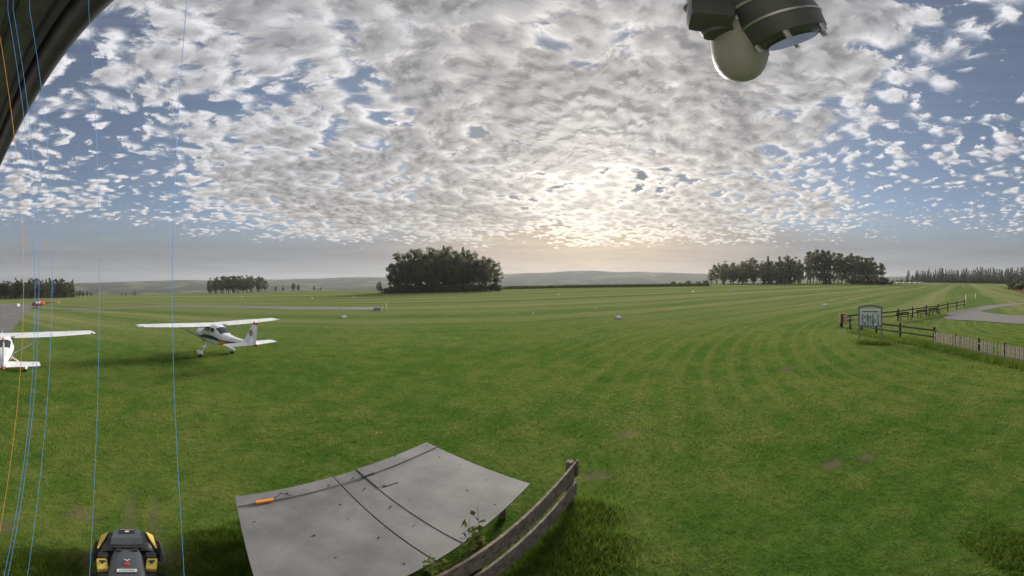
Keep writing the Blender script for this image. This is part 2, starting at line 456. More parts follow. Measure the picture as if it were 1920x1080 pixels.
# ------------------------------------------------------------------ paved areas
def flat_area(name, pts, material, lift=.02, n=14):
    """a closed outline laid over the terrain as a fine fan of quads"""
    m = MB(); c = sum((Vector(p) for p in pts), Vector())/len(pts)
    ring = []
    for a, b in zip(pts, pts[1:]+pts[:1]):
        a, b = Vector(a), Vector(b); k = max(1, int((b-a).length/3))
        for i in range(k): ring.append(a.lerp(b, i/k))
    rows = []
    for i in range(n+1):
        s_ = i/n
        rows.append([Vector((c.x+(p.x-c.x)*s_, c.y+(p.y-c.y)*s_, 0)) for p in ring])
    for r_ in rows:
        for p in r_: p.z = gz(p.x, p.y)+lift
    m.loft(rows[1:], cap=False)
    m.bm.verts.ensure_lookup_table()
    m.bm.faces.new([m.bm.verts[i] for i in range(len(ring))])
    return tag(m.build(name, material, smooth=True), kind='structure')
apron = flat_area('apron', [Vector(p) for p in ((-36, 1.0, 0), (-48, 2.6, 0), (-70, 5.2, 0), (-96, 9.5, 0), (-150, 13, 0), (-175, -20, 0), (-120, -45, 0), (-40, -30, 0))], M['asphalt'], .03, 24)
def strip(name, pts, width, material, lift=.03, sub=12):
    rows = []
    pts = [Vector(p) for p in pts]
    P_ = []
    for a, b in zip(pts, pts[1:]): P_ += [a.lerp(b, i/sub) for i in range(sub)]
    P_.append(pts[-1])
    for i, p in enumerate(P_):
        d = (P_[min(i+1, len(P_)-1)]-P_[max(i-1, 0)]); d.z = 0; d.normalize(); s_ = Vector((-d.y, d.x, 0))
        row = []
        for k in range(5):
            q = p+s_*width*(k/4-.5)*(1+.12*noise.noise((p.x*.3, p.y*.3, k)))
            row.append((q.x, q.y, gz(q.x, q.y)+lift))
        rows.append(row)
    return tag(MB().loft(rows, cap=False, close=False).build(name, material, smooth=True), kind='structure')
strip('taxiway', [at(60, 100), at(200, 86), G(330, 573), G(480, 576), G(600, 578), G(714, 578)], 6.5, M['asphalt'])
drive_pts = [G(1945, 567), G(1900, 571), G(1860, 575), G(1818, 583), G(1790, 592)]
strip('driveway', drive_pts, 3.0, M['gravel'], .03)
flat_area('gravel_yard', [G(1796, 588), G(1768, 595), G(1775, 600), G(1830, 602), G(1900, 607), G(1990, 612), G(1990, 594), G(1905, 592), G(1862, 588), G(1830, 583)], M['gravel'], .045)

# ------------------------------------------------------------------ building that carries the camera
def building():
    a = math.atan(.158)
    b = empty('building', (0, -.02, 0), a, 'building with dark green eave soffit and dark gutter overhanging the lawn', 'building')
    z = CAM_H+1.0
    # local x along the eave, gutter edge at y=+.43
    MB().box((-4.2, -2.6, 2.55), (8.4, 4.3, 5.1)).build('wall', M['plaster'], b)
    MB().box((-4.2, -.70, z+.065), (9.2, 2.0, .03)).build('soffit', M['soffit'], b)
    MB().box((-4.2, .305, z+.09), (9.2, .022, .2)).build('fascia', M['gutter'], b)
    pr = [(.062*math.cos(R(q))+.385, .062*math.sin(R(q))) for q in range(180, 361, 15)]
    outer = [(y, zz+z+.08) for y, zz in pr]; inner = [(.385+(y-.385)*.93, zz*.93+z+.08) for y, zz in pr[::-1]]
    MB().loft([[(x, y, zz) for y, zz in outer+inner] for x in (-8.8, .4)]).build('gutter', M['gutter'], b, 'auto')
    r_ = MB(); r_.poly([(-8.85, .40, z+.205), (.45, .40, z+.205), (.45, -5, z+2.4), (-8.85, -5, z+2.4)], Vector((0, 0, .06))); r_.build('roof', M['roofing'], b)
    for k in range(2):
        yy = .19-.10*k
        MB().box((-4.2, yy, z+.042), (9.2, .018, .014)).build('soffit_batten', M['dark'], b)
building()

# wires hanging from the eave
wires = [
    ([(-8, 20), (5, 105), (32, 300), (42, 430), (45, 540), (38, 680), (22, 850), (8, 950), (-15, 1080)], 'wire_o', 'thin orange line hanging from the eave down to the lawn'),
    ([(14, 20), (30, 105), (50, 270), (62, 430), (66, 540), (62, 690), (45, 870), (25, 985), (8, 1080)], 'wire', None),
    ([(24, 20), (40, 105), (60, 270), (70, 430), (73, 540), (68, 690), (55, 850), (30, 980), (16, 1080)], 'wire', None),
    ([(55, 20), (70, 105), (85, 230), (95, 400), (98, 540), (93, 690), (80, 860), (66, 960), (52, 1080)], 'wire', None),
    ([(166, 20), (172, 90), (180, 250), (185, 400), (187, 540), (184, 700), (178, 880), (172, 1000), (168, 1080)], 'wire', None),
    ([(349, 10), (343, 105), (331, 250), (325, 430), (323, 560), (326, 720), (332, 860), (340, 980), (345, 1080)], 'wire', None),
]
for pts, mt, lab in wires:
    hr = .5 if pts[0][0] > 300 else .62
    yq = np.linspace(pts[0][1], pts[-1][1], 33)
    co = np.polyfit([p_[1]/1000 for p_ in pts], [p_[0] for p_ in pts], 4)
    out = []
    for b in yq:
        a = float(np.polyval(co, b/1000)); d = ray(a, float(b)); k = hr/math.hypot(d.x, d.y); out.append(Vector((d.x*k, d.y*k, CAM_H+d.z*k)))
    out = [Vector((out[0].x, out[0].y, CAM_H+1.055))]+out+[Vector((out[-1].x, out[-1].y, -.03))]
    o = MB().tube(out, .00042, 5).build('hanging_wire', M[mt], None, True)
    tag(o, lab or 'thin blue line hanging from the eave down to the lawn', 'wire', None if lab else 'blue lines hanging from the eave')

# camera / lamp unit hanging in front of the wall
def hanging_unit():
    base = Vector((0, 0, 0))
    d = 0.62
    def pt(a, b, k=d): return ray(a, b)*k+Vector((0, 0, CAM_H))
    u = empty('security_camera', pt(1385, 10), 0, 'pale grey bullet camera on dark swivel bracket hanging below the eave', 'camera')
    o = u.location
    l = lambda a, b, k=d: pt(a, b, k)-o
    # pale capsule hanging downwards
    tp, bt = l(1388, 8), l(1388, 94); ax = (bt-tp)
    MB().tube([tp-ax*.6, tp, tp+ax*.25, tp+ax*.3, bt, bt+ax*.2, bt+ax*.38, bt+ax*.52, bt+ax*.62, bt+ax*.68, bt+ax*.70], [.036, .036, .036, .0415, .0415, .0405, .037, .031, .023, .012, .003], 40).build('housing', M['camgrey'], u, 'auto')
    MB().tube([tp+ax*.24, tp+ax*.34], [.0430, .0430], 40).build('seam_ring', M['metal'], u, 'auto')
    # dark bracket at the left
    q = l(1332, 10, .60); MB().box(q, (.055, .05, .10), Matrix.Rotation(R(-25), 3, 'Z'), .012).build('bracket', M['camdark'], u, 'auto')
    q = l(1348, 40, .60); MB().tube([q+Vector((-.02, 0, .03)), q+Vector((.004, .004, -.028))], [.030, .022], 16).build('swivel_joint', M['camdark'], u, 'auto')
    # dark hood at the right
    c0, c1 = l(1432, 5, .62), l(1476, 62, .60); hx = c1-c0
    hood = MB().tube([c0-hx*.9, c0, c0+hx*.55, c1+hx*.1, c1+hx*.2], [.045, .055, .057, .053, .042], 28).build('hood', M['camdark'], u, 'auto')
    MB().tube([c1+hx*.19, c1+hx*.26], [.040, .036], 24).build('lens_glass', M['glass'], hood, 'auto')
    MB().tube([c0+hx*.1, c0+hx*.16], [.0585, .0585], 28).build('hood_ring', M['camgrey'], hood, 'auto')
    for k in range(6):
        a_ = k*math.pi/3; hd = hx.normalized(); s1 = hd.cross(Vector((0, 0, 1))).normalized(); s2 = hd.cross(s1)
        c_ = c1+hx*.12+(s1*math.cos(a_)+s2*math.sin(a_))*.0515; MB().tube([c_, c_+hd*.012], .0045, 8).build('bolt', M['metal'], hood)
    MB().tube([c0+hx*.62, c0+hx*.68], [.0582, .0582], 28).build('hood_ring', M['metal'], hood, 'auto')
    MB().tube([tp-ax*.02, tp+ax*.05], [.0385, .0385], 32).build('collar', M['camdark'], u, 'auto')
    # arm up to the soffit
    MB().tube([tp-ax*.55, Vector((tp.x*.6, -o.y-.02, CAM_H+1.05-o.z))], .018, 12).build('arm', M['camdark'], u, True)
hanging_unit()

# ------------------------------------------------------------------ aeroplane
SEC = [(2.06, 1.08, 1.44, .19), (1.98, .97, 1.55, .36), (1.7, .87, 1.60, .45), (1.25, .80, 1.63, .50), (.85, .76, 1.68, .53), (.35, .74, 2.03, .55), (-.6, .75, 2.06, .55), (-1.0, .79, 1.98, .51), (-1.7, .90, 1.60, .40), (-2.5, 1.01, 1.52, .29), (-3.6, 1.16, 1.48, .17), (-4.75, 1.28, 1.44, .06)]
def fus(x, th, off=0.0):
    for (x0, b0, t0, w0), (x1, b1, t1, w1) in zip(SEC, SEC[1:]):
        if x1 <= x <= x0:
            k = (x0-x)/(x0-x1); b, tp, w = b0+(b1-b0)*k, t0+(t1-t0)*k, w0+(w1-w0)*k; break
    else: _, b, tp, w = SEC[0] if x > SEC[0][0] else SEC[-1]
    c, s_ = math.cos(th), math.sin(th); e = 2/2.9
    y = w*math.copysign(abs(c)**e, c); z = (b+tp)/2+(tp-b)/2*math.copysign(abs(s_)**e, s_)
    n = Vector((0, c/w, s_/((tp-b)/2))).normalized()
    return Vector((x, y, z))+n*off
def foil(chord, thick, n=9):
    up = []; lo = []
    for i in range(n):
        u = i/(n-1); u = 1-math.cos(u*math.pi/2)
        y = 5*thick*(.2969*math.sqrt(u)-.126*u-.3516*u*u+.2843*u**3-.1015*u**4)
        up.append((-u*chord, y*chord*1.15)); lo.append((-u*chord, -y*chord*.7))
    return up, lo
def foil_part(c, th, u0, u1):
    up, lo = foil(1, th, 17)
    def interp(l, u):
        for (a, b), (a2, b2) in zip(l, l[1:]):
            if -a2 >= u-1e-9: k = (u+a)/(a-a2) if a != a2 else 0; return b+(b2-b)*k
        return l[-1][1]
    us = [u0+(u1-u0)*((1-math.cos(i/8*math.pi/2)) if u0 == 0 else i/8) for i in range(9)]
    top = [(-u*c, interp(up, u)*c) for u in us]; bot = [(-u*c, interp(lo, u)*c-(.0015 if u1 == 1 else 0)) for u in us]
    return top+(bot[::-1] if u0 else bot[:0:-1])
def patch(x0, x1, th0, th1, nx=6, nt=5, off=.008, side=1, tilt=0):
    def fn(u, v):
        p = fus(x0+(x1-x0)*u+tilt*(v-.5), th0+(th1-th0)*v, off); p.y *= side; return p
    return MB().grid(fn, nx, nt)
def arc_e(m, c, ux, uz, r, w, thick):
    """a lower-case letter e, drawn as a broad ring with a bar"""
    n = 26; ro, ri = r, r-w
    prev = None
    nrm = ux.cross(uz).normalized()*thick
    for i in range(n+1):
        a = R(-35)-R(325)*i/n
        a = R(0)+R(318)*i/n
        d = ux*math.cos(a)+uz*math.sin(a)
        cur = (m.bm.verts.new(c+d*ro), m.bm.verts.new(c+d*ri))
        if prev: m.bm.faces.new((prev[0], cur[0], cur[1], prev[1]))
        prev = cur
    q = [c-ux*ri*1.02+uz*w*.32, c+ux*ro+uz*w*.32, c+ux*ro-uz*w*.32, c-ux*ri*1.02-uz*w*.32]
    m.bm.faces.new([m.bm.verts.new(p+nrm*.4) for p in q])
def aeroplane(loc, heading, label, scale=1.0):
    p = empty('light_aeroplane', loc, heading, label, 'aeroplane'); p.scale = (scale,)*3
    th = [2*math.pi*k/28 for k in range(28)]
    xs = []
    for (a, *_), (b, *_) in zip(SEC, SEC[1:]): xs += [a+(b-a)*k/3 for k in range(3)]
    xs.append(SEC[-1][0])
    fz = MB().loft([[fus(x, q) for q in th] for x in xs]).build('fuselage', M['white'], p, 'auto')
    patch(.78, .42, R(28), R(152), 4, 14).build('windshield', M['glass'], p, True)
    for s_ in (1, -1):
        dr = patch(.32, -.52, R(-60), R(44), 5, 8, .006, s_).build('door', M['white'], p, True)
        patch(.26, -.46, R(14), R(40), 5, 4, .012, s_).build('window', M['glass'], dr, True)
        patch(-.58, -.98, R(15), R(41), 4, 4, .010, s_).build('rear_side_window', M['glass'], p, True)
        patch(1.9, -3.9, R(-13), R(0), 24, 2, .010, s_).build('stripe', M['darkstripe'], fz, True)
        patch(-1.55, -2.15, R(-42), R(-4), 4, 4, .013, s_).build('orange_panel', M['orange'], fz, True)
        patch(-2.2, -4.2, R(-30), R(-18), 8, 2, .011, s_).build('lower_stripe', M['orange'], fz, True)
    patch(-1.06, -1.62, R(48), R(132), 4, 10).build('rear_window', M['glass'], p, True)
    # wings
    for s_ in (1, -1):
        def st(y, c, le, z, th_, u0, u1): return [(le+q[0], s_*y, z+q[1]) for q in foil_part(c, th_, u0, u1)]
        zz = lambda y: 2.00+y*.022
        w = MB().loft([st(0.0, 1.62, .72, 2.0, .12, 0, .74), st(2.6, 1.62, .72, zz(2.6), .12, 0, .74), st(4.95, 1.12, .58, zz(4.95), .11, 0, .74)])
        wg = w.build('wing', M['white'], p, 'auto')
        MB().loft([st(.56, 1.62, .72, zz(.56), .12, .745, 1), st(2.58, 1.62, .72, zz(2.58), .12, .745, 1)]).build('flap', M['white'], wg, 'auto')
        MB().loft([st(2.62, 1.617, .719, zz(2.62), .12, .745, 1), st(4.8, 1.15, .59, zz(4.8), .11, .745, 1)]).build('aileron', M['white'], wg, 'auto')
        MB().loft([st(4.952, 1.12, .58, zz(4.95), .11, 0, 1), st(5.05, 1.02, .53, zz(5.07)+.005, .08, 0, 1), st(5.12, .8, .45, zz(5.2), .03, 0, 1)]).build('wing_tip', M['white'], wg, 'auto')
        MB().tube([(.10, s_*.53, .96), (.02, s_*1.4, 1.47), (-.02, s_*2.35, 1.985)], [.065, .058, .058], 10).build('wing_strut', M['white'], p, True)
        MB().tube([(-.35, s_*.38, .86), (-.37, s_*.8, .58), (-.37, s_*1.10, .26)], [.07, .05, .04], 10).build('gear_leg', M['white'], p, True)
        wh = MB().lathe([(.06, -.07), (.17, -.075), (.21, -.04), (.21, .04), (.17, .075), (.06, .07)], (-.37, s_*1.16, .20), 'Y', 24).build('wheel', M['rubber'], p, 'auto')
        sp = MB()
        prof = [(-.85, .30, .02, .02), (-.70, .30, .08, .07), (-.45, .29, .13, .15), (-.22, .28, .14, .17), (-.05, .27, .11, .13), (.06, .26, .03, .03)]
        sp.loft([[(x, s_*1.16+wy*math.cos(q), zc+wz*math.sin(q)) for q in th[::2]] for x, zc, wy, wz in prof])
        sp.build('wheel_fairing', M['white'], wh, True)
    # nose gear
    MB().tube([(1.45, 0, .85), (1.5, 0, .3)], .035, 10).build('nose_gear_leg', M['metal'], p, True)
    nw = MB().lathe([(.05, -.05), (.14, -.06), (.17, -.03), (.17, .03), (.14, .06), (.05, .05)], (1.5, 0, .165), 'Y', 24).build('nose_wheel', M['rubber'], p, 'auto')
    MB().loft([[(x, wy*math.cos(q), zc+wz*math.sin(q)) for q in th[::2]] for x, zc, wy, wz in [(1.08, .27, .02, .02), (1.25, .27, .08, .09), (1.5, .26, .11, .14), (1.68, .25, .08, .1), (1.76, .25, .02, .02)]]).build('nose_wheel_fairing', M['white'], nw, True)
    # propeller
    sp_ = MB().lathe([(.17, 2.06), (.165, 2.14), (.11, 2.26), (.02, 2.33)], (0, 0, 1.26), 'X', 20).build('spinner', M['white'], p, True)
    for k in (0, 1):
        a = R(70)+k*math.pi
        u = Vector((0, math.cos(a), math.sin(a))); w_ = Vector((0, -math.sin(a), math.cos(a)))
        rows = []
        for r_, c_, tw in ((.08, .05, 60), (.3, .075, 40), (.6, .07, 25), (.86, .04, 16)):
            cdir = w_*math.cos(R(tw))+Vector((1, 0, 0))*math.sin(R(tw)); nd = Vector((1, 0, 0))*math.cos(R(tw))-w_*math.sin(R(tw))
            b = Vector((2.13, 0, 1.26))+u*r_
            rows.append([b+cdir*c_, b+nd*.008, b-cdir*c_, b-nd*.008])
        MB().loft(rows).build('propeller_blade', M['dark'], sp_)
    # tail
    def fin(pr, material, name, parent, xs0, xs1):
        rows = []
        for z, le, te, hw in pr:
            x0, x1 = le+(te-le)*xs0, le+(te-le)*xs1
            rows.append([(x0, 0, z), ((x0*2+x1)/3, hw, z), (x1, hw*.45, z), (x1, -hw*.45, z), ((x0*2+x1)/3, -hw, z)])
        return MB().loft(rows).build(name, material, parent, 'auto')
    FP = [(1.38, -3.45, -4.86, .06), (1.62, -3.86, -4.90, .055), (2.30, -4.42, -5.02, .04), (2.46, -4.55, -5.05, .03)]
    fn_ = fin(FP, M['white'], 'fin', p, 0, .62)
    fin(FP, M['white'], 'rudder', p, .64, 1)
    tipo = fin([(2.462, -4.55, -5.05, .032), (2.56, -4.64, -5.07, .02)], M['red'], 'fin_cap', fn_, 0, 1)
    MB().tube([(-4.74, 0, 2.55), (-4.74, 0, 2.64)], [.045, .03], 10).build('beacon', M['orange'], fn_, True)
    for s_ in (1, -1):
        m = MB(); arc_e(m, Vector((-4.50, s_*.062, 1.98)), Vector((-s_, 0, 0)), Vector((0, 0, 1)), .17, .07, .004)
        m.build('emblem', M['emblem'], fn_)
        def stt(y, c, le, u0, u1): return [(le+q[0], s_*y, 1.40+q[1]) for q in foil_part(c, .09, u0, u1)]
        sb = MB().loft([stt(.05, 1.05, -3.85, 0, .6), stt(1.45, .78, -3.98, 0, .6)]).build('stabiliser', M['white'], p, 'auto')
        MB().loft([stt(.09, 1.05, -3.855, .61, 1), stt(1.45, .78, -3.98, .61, 1)]).build('elevator', M['white'], p, 'auto')
        MB().loft([stt(1.452, .78, -3.98, 0, 1), stt(1.54, .62, -4.06, 0, 1)]).build('stabiliser_tip', M['white'], sb, 'auto')
    MB().tube([(-4.72, 0, 1.36), (-4.95, 0, 1.35), (-5.03, 0, 1.36)], [.075, .06, .02], 12).build('tail_cone', M['red'], p, True)
    MB().tube([(-.35, .1, 2.10), (-.42, .1, 2.42)], [.012, .005], 6).build('antenna', M['white'], p)
    return p
pl1 = Vector((-16.9, 13.0, 0)); pl1.z = gz(pl1.x, pl1.y)
# both stand on mown grass; the first points left and away, the second directly away
aeroplane(pl1, math.atan2(.187, -.982), 'white high-wing light aeroplane with red fin emblem, alone on the open lawn', 1.0)
pl2 = Vector((-18.1, .22, 0)); pl2.z = gz(pl2.x, pl2.y)
aeroplane(pl2, math.pi-R(1), 'white high-wing light aeroplane parked beside the asphalt apron, seen from its tail', 1.0)

# ------------------------------------------------------------------ helicopter on the apron
def helicopter():
    g = at(72, 98); h = empty('helicopter', g, R(-99), 'red light helicopter with two-blade rotor on skids by the apron edge', 'helicopter')
    th = [2*math.pi*k/20 for k in range(20)]
    pr = [(2.05, 1.15, .05, .05), (1.9, 1.15, .30, .30), (1.5, 1.2, .52, .55), (.8, 1.32, .62, .74), (0, 1.4, .62, .8), (-.8, 1.42, .55, .75), (-1.5, 1.5, .36, .5), (-2.0, 1.55, .2, .28)]
    def sk(x, q, off=0):
        for (x0, z0, w0, h0), (x1, z1, w1, h1) in zip(pr, pr[1:]):
            if x1 <= x <= x0:
                k = (x0-x)/(x0-x1); return Vector((x, (w0+(w1-w0)*k+off)*math.cos(q), z0+(z1-z0)*k+(h0+(h1-h0)*k+off)*math.sin(q)))
    MB().loft([[(x, w*math.cos(q), z+hh*math.sin(q)) for q in th] for x, z, w, hh in pr]).build('cabin', M['heli_red'], h, True)
    MB().grid(lambda u, v: sk(1.85-1.0*u, R(5)+R(170)*v, .015), 6, 14).build('windscreen', M['glass'], h, True)
    for s_ in (1, -1):
        d = MB().grid(lambda u, v: Vector((1, s_, 1))*0+Vector(((q := sk(.75-.62*u, R(8)+R(50)*v, .015)).x, q.y*s_, q.z)), 4, 4).build('door_window', M['white2'], h, True)
        MB().grid(lambda u, v: Vector(((q := sk(.02-.6*u, R(8)+R(48)*v, .015)).x, q.y*s_, q.z)), 4, 4).build('door_window', M['white2'], h, True)
        MB().tube([(1.9, s_*1.0, .28), (1.65, s_*1.0, .07), (-1.3, s_*1.0, .05)], .045, 8).build('skid', M['dark'], h, True)
        for x in (.9, -.7): MB().tube([(x, s_*.35, .75), (x, s_*1.0, .07)], .035, 8).build('skid_strut', M['dark'], h, True)
    MB().loft([[(x, w*math.cos(q), z+hh*math.sin(q)) for q in th] for x, z, w, hh in [(.35, 2.1, .05, .1), (.1, 2.2, .14, .35), (-.4, 2.2, .14, .38), (-.8, 2.05, .05, .1)]]).build('mast_fairing', M['heli_red'], h, True)
    MB().tube([(-.2, 0, 2.4), (-.2, 0, 3.0)], .05, 8).build('rotor_mast', M['metal'], h, True)
    MB().tube([(-1.7, 0, 1.6), (-4.5, 0, 1.78), (-6.2, 0, 1.9)], [.22, .13, .09], 12).build('tail_boom', M['heli_red'], h, True)
    MB().poly([(-5.7, -.02, 1.9), (-6.15, -.02, 2.75), (-6.5, -.02, 2.75), (-6.3, -.02, 1.9), (-6.45, -.02, 1.25), (-6.2, -.02, 1.25)], Vector((0, .05, 0))).build('tail_fin', M['signpale'], h)
    for k in (1, -1):
        MB().loft([[(-.2+k*x, -.11, z+.02), (-.2+k*x, .11, z), (-.2+k*x, -.11, z-.02)] for x, z in ((.12, 3.0), (2.5, 3.0), (4.2, 2.93), (5.0, 2.88))]).build('rotor_blade', M['metal'], h)
        MB().loft([[(-6.3-.04, .16, 1.95+k*z), (-6.3+.05, .16, 1.95+k*z), (-6.3, .18, 1.95+k*z)] for z in (.05, .72)]).build('tail_rotor_blade', M['metal'], h)
helicopter()

# ------------------------------------------------------------------ small airfield markers
def marker(px_, py_, label=None, s_=1.0):
    g = G(px_, py_)
    o = empty('runway_marker', g, random.uniform(0, 3), label or 'small white ground marker standing out on the far mown grass', 'marker', None if label else 'small white markers on the airfield')
    MB().loft([[(x, -.36*s_, -.02), (x, 0, .40*s_), (x, .36*s_, -.02)] for x in (-.42*s_, .42*s_)]).build('roof_body', M['white2'], o)
    MB().box((0, 0, .02), (.9*s_, .75*s_, .05)).build('base_plate', M['slate'], o)
marker(645, 596, 'white roof-shaped marker on the lawn between the aeroplane and the taxiway end', .8)
marker(1159, 597, 'white roof-shaped marker alone on the lawn in line with the hazy hills', .8)
marker(1547, 573, 'white roof-shaped marker on the grass beyond the corner of the rail fence', .9)
for a, b in ((1117, 580), (1000, 588)): marker(a, b, None, .38)
for a, b in ((455, 557), (663, 558), (1300, 548), (1375, 552), (1047, 553), (1625, 556), (1772, 552), (585, 560)): marker(a, b, None, .8)
# taxiway end post with a small box
g = G(724, 580)
o = empty('marker_post', g, 0, 'slim pale post standing at the end of the taxiway', 'post'); MB().box((0, 0, .45), (.16, .16, 1.0)).build('post', M['signpale'], o); MB().box((0, 0, .98), (.2, .2, .1)).build('cap', M['white2'], o)
g = G(708, 582)
o = empty('fuel_box', g, .3, 'low grey box on the ground at the taxiway end', 'box'); MB().box((0, 0, .2), (1.3, .7, .42), None, .04).build('body', M['camgrey'], o); MB().box((0, 0, .43), (1.36, .76, .05)).build('lid', M['slate'], o)
g = at(34, 104)
g = at(34, 112)
o = empty('equipment_cart', g, .2, 'small white two-wheeled cart in front of the dark forest, next to the helicopter', 'cart')
o.scale = (.7, .7, .7)
MB().box((0, 0, .95), (1.5, 1.5, 1.3), None, .06).build('body', M['white2'], o); MB().box((0, -.76, 1.0), (1.1, .04, .8)).build('door', M['camgrey'], o)
for s_ in (-1, 1): MB().lathe([(.08, -.06), (.3, -.06), (.3, .06), (.08, .06)], (0, s_*.8, .28), 'Y', 16).build('wheel', M['rubber'], o)
for a, b, hh in ((1811, 574, 1.9), (1829, 562, 1.5)):
    g = G(a, b); o = empty('boundary_post', g, 0, 'thin white post at the end of the dark rail fence' if a == 1811 else 'short white post on the grass between the fence end and the track', 'post')
    MB().tube([(0, 0, -.1), (0, 0, hh)], .06, 8).build('pole', M['white2'], o, True); MB().box((0, 0, hh+.02), (.15, .15, .05)).build('cap', M['white2'], o)

# ------------------------------------------------------------------ fences at the right
def rail_fence(pts, label, rails=((.55, .10), (.98, .12)), posth=1.15, mat_='darkwood', pw=.12):
    f = empty('rail_fence', pts[0], 0, label, 'fence')
    o = pts[0]
    for i, p in enumerate(pts):
        MB().box(p-o+Vector((0, 0, posth/2-.1)), (pw, pw, posth+.2), None, .01).build('post', M[mat_], f)
    for a, b in zip(pts, pts[1:]):
        for z, w in rails:
            d = b-a; L_ = d.length+.06; c = (a+b)/2-o+Vector((0, 0, z)); rot = d.to_track_quat('X', 'Z').to_matrix()
            MB().box(c+rot@Vector((0, -.085, 0)), (L_, .04, w), rot, .006).build('rail', M[mat_], f)
    return f
A0, A1 = G(1578, 612), G(1808, 577)
pts = [A0.lerp(A1, k) for k in (0, .09, .185, .29, .41, .545, .695, .85, 1.0)]
pts = []
for a, b in ((1577, 613), (1612, 609), (1650, 605), (1684, 601), (1711, 596), (1737, 591), (1759, 588), (1777, 584), (1794, 580), (1809, 577)): pts.append(G(a, b))
rail_fence(pts, 'long dark two-rail wooden fence running from the orange sign out to the track', posth=1.25)
fp = [G(1579, 614), G(1594, 618), G(1616, 624), G(1643, 629), G(1688, 637), G(1752, 647)]
rail_fence(fp, 'dark two-rail fence behind the information board, joining the picket fence', posth=1.2)
# picket fence
def picket_fence():
    a, b = G(1753, 648), G(1990, 697)
    f = empty('picket_fence', a, 0, 'pale weathered picket fence with long grass along its foot', 'fence')
    d = b-a; Lh = math.hypot(d.x, d.y); n = int(Lh/.135); rz = math.atan2(d.y, d.x)
    rot = Matrix.Rotation(rz, 3, 'Z'); nrm = rot@Vector((0, -1, 0))
    pk = None
    for i in range(n):
        q = a+d*(i/n); zq = gz(q.x, q.y)
        if random.random() < .04: continue
        if pk is None or i % 9 == 0:
            w = random.uniform(.034, .042); m = MB(); hh = random.uniform(.88, .95)
            m.loft([[(-w, -.009, -.05), (w, -.009, -.05), (w, .009, -.05), (-w, .009, -.05)], [(-w, -.009, hh), (w, -.009, hh), (w, .009, hh), (-w, .009, hh)], [(-.006, -.009, hh+.07), (.006, -.009, hh+.07), (.006, .009, hh+.07), (-.006, .009, hh+.07)]])
            pk = m.build('picket', M['woodlight'], f)
            o = pk
        else:
            o = pk.copy(); C.objects.link(o)
        o.location = Vector((q.x, q.y, zq))-a+nrm*.03; o.rotation_euler = (random.gauss(0, .015), random.gauss(0, .02), rz)
    for i in range(0, n+1, 14):
        q = a+d*(i/n); MB().box(Vector((q.x, q.y, gz(q.x, q.y)+.45))-a-nrm*.08, (.1, .1, 1.15), rot, .01).build('post', M['darkwood'], f)
    for z in (.25, .72):
        MB().box((a+b)/2-a+Vector((0, 0, z)), (d.length, .035, .07), d.to_track_quat('X', 'Z').to_matrix()).build('rail', M['woodlight'], f)
picket_fence()
# orange plate on the fence corner
g = G(1577, 613); u = empty('warning_plate', g+Vector((-.1, -.25, 0)), R(-52), 'orange and pale yellow plate fixed at the corner of the dark rail fence', 'sign')
MB().box((0, 0, .88), (.72, .04, .85), None, .01).build('plate', M['signpale'], u)
for k in range(3): MB().box((.02, -.026, 1.14-.25*k), (.42, .012, .16)).build('print_bar', M['sign_red'], u)
for s_ in (-.28, .28): MB().box((s_, .04, .5), (.06, .05, 1.1)).build('leg', M['woodlight'], u)
# information board
def board():
    l, r_ = G(1611, 641), G(1653, 643)
    c = (l+r_)/2; d = r_-l; rz = math.atan2(d.y, d.x); Wd = math.hypot(d.x, d.y)
    b = empty('information_board', c, rz, 'grey framed information board with curved top and white panel of narrow columns', 'sign')
    H = 2.46; hw = Wd/2
    for s_ in (-1, 1): MB().box((s_*hw, 0, H/2-.2), (.10, .10, H+.2), None, .01).build('leg', M['greyframe'], b)
    arc = [(x, H-.02+.16*(1-(x/(hw+.08))**2)) for x in [(-1+2*i/12)*(hw+.08) for i in range(13)]]
    MB().loft([[(x, -.06, z), (x, .06, z), (x, .06, z-.15), (x, -.06, z-.15)] for x, z in arc]).build('curved_top', M['greyframe'], b)
    MB().box((0, 0, 1.16), (Wd-.1, .08, .1)).build('bottom_rail', M['greyframe'], b)
    pn = MB().box((0, 0, 1.75), (Wd-.1, .05, 1.1)).build('panel', M['white2'], b)
    MB().box((0, -.035, 2.12), (Wd-.2, .02, .22)).build('header', M['white'], pn)
    for i in range(17): MB().box((-hw+.24+i*(Wd-.48)/16, -.05, 2.125), (.05, .012, random.uniform(.07, .1))).build('header_mark', M['blueprint'], pn)
    for i in range(7):
        w = (Wd-.3)/7; x = -hw+.15+w*(i+.5)
        MB().box((x, -.035, 1.58), (w*.82, .02, .78)).build('column', M['white'] if i % 2 else M['blueprint2'], pn)
        for k in range(random.randint(2, 5)):
            MB().box((x+random.uniform(-.2, .2)*w, -.05, 1.27+random.random()*.55), (w*random.uniform(.15, .4), .012, random.uniform(.05, .35))).build('print', M['blueprint'], pn)
board()
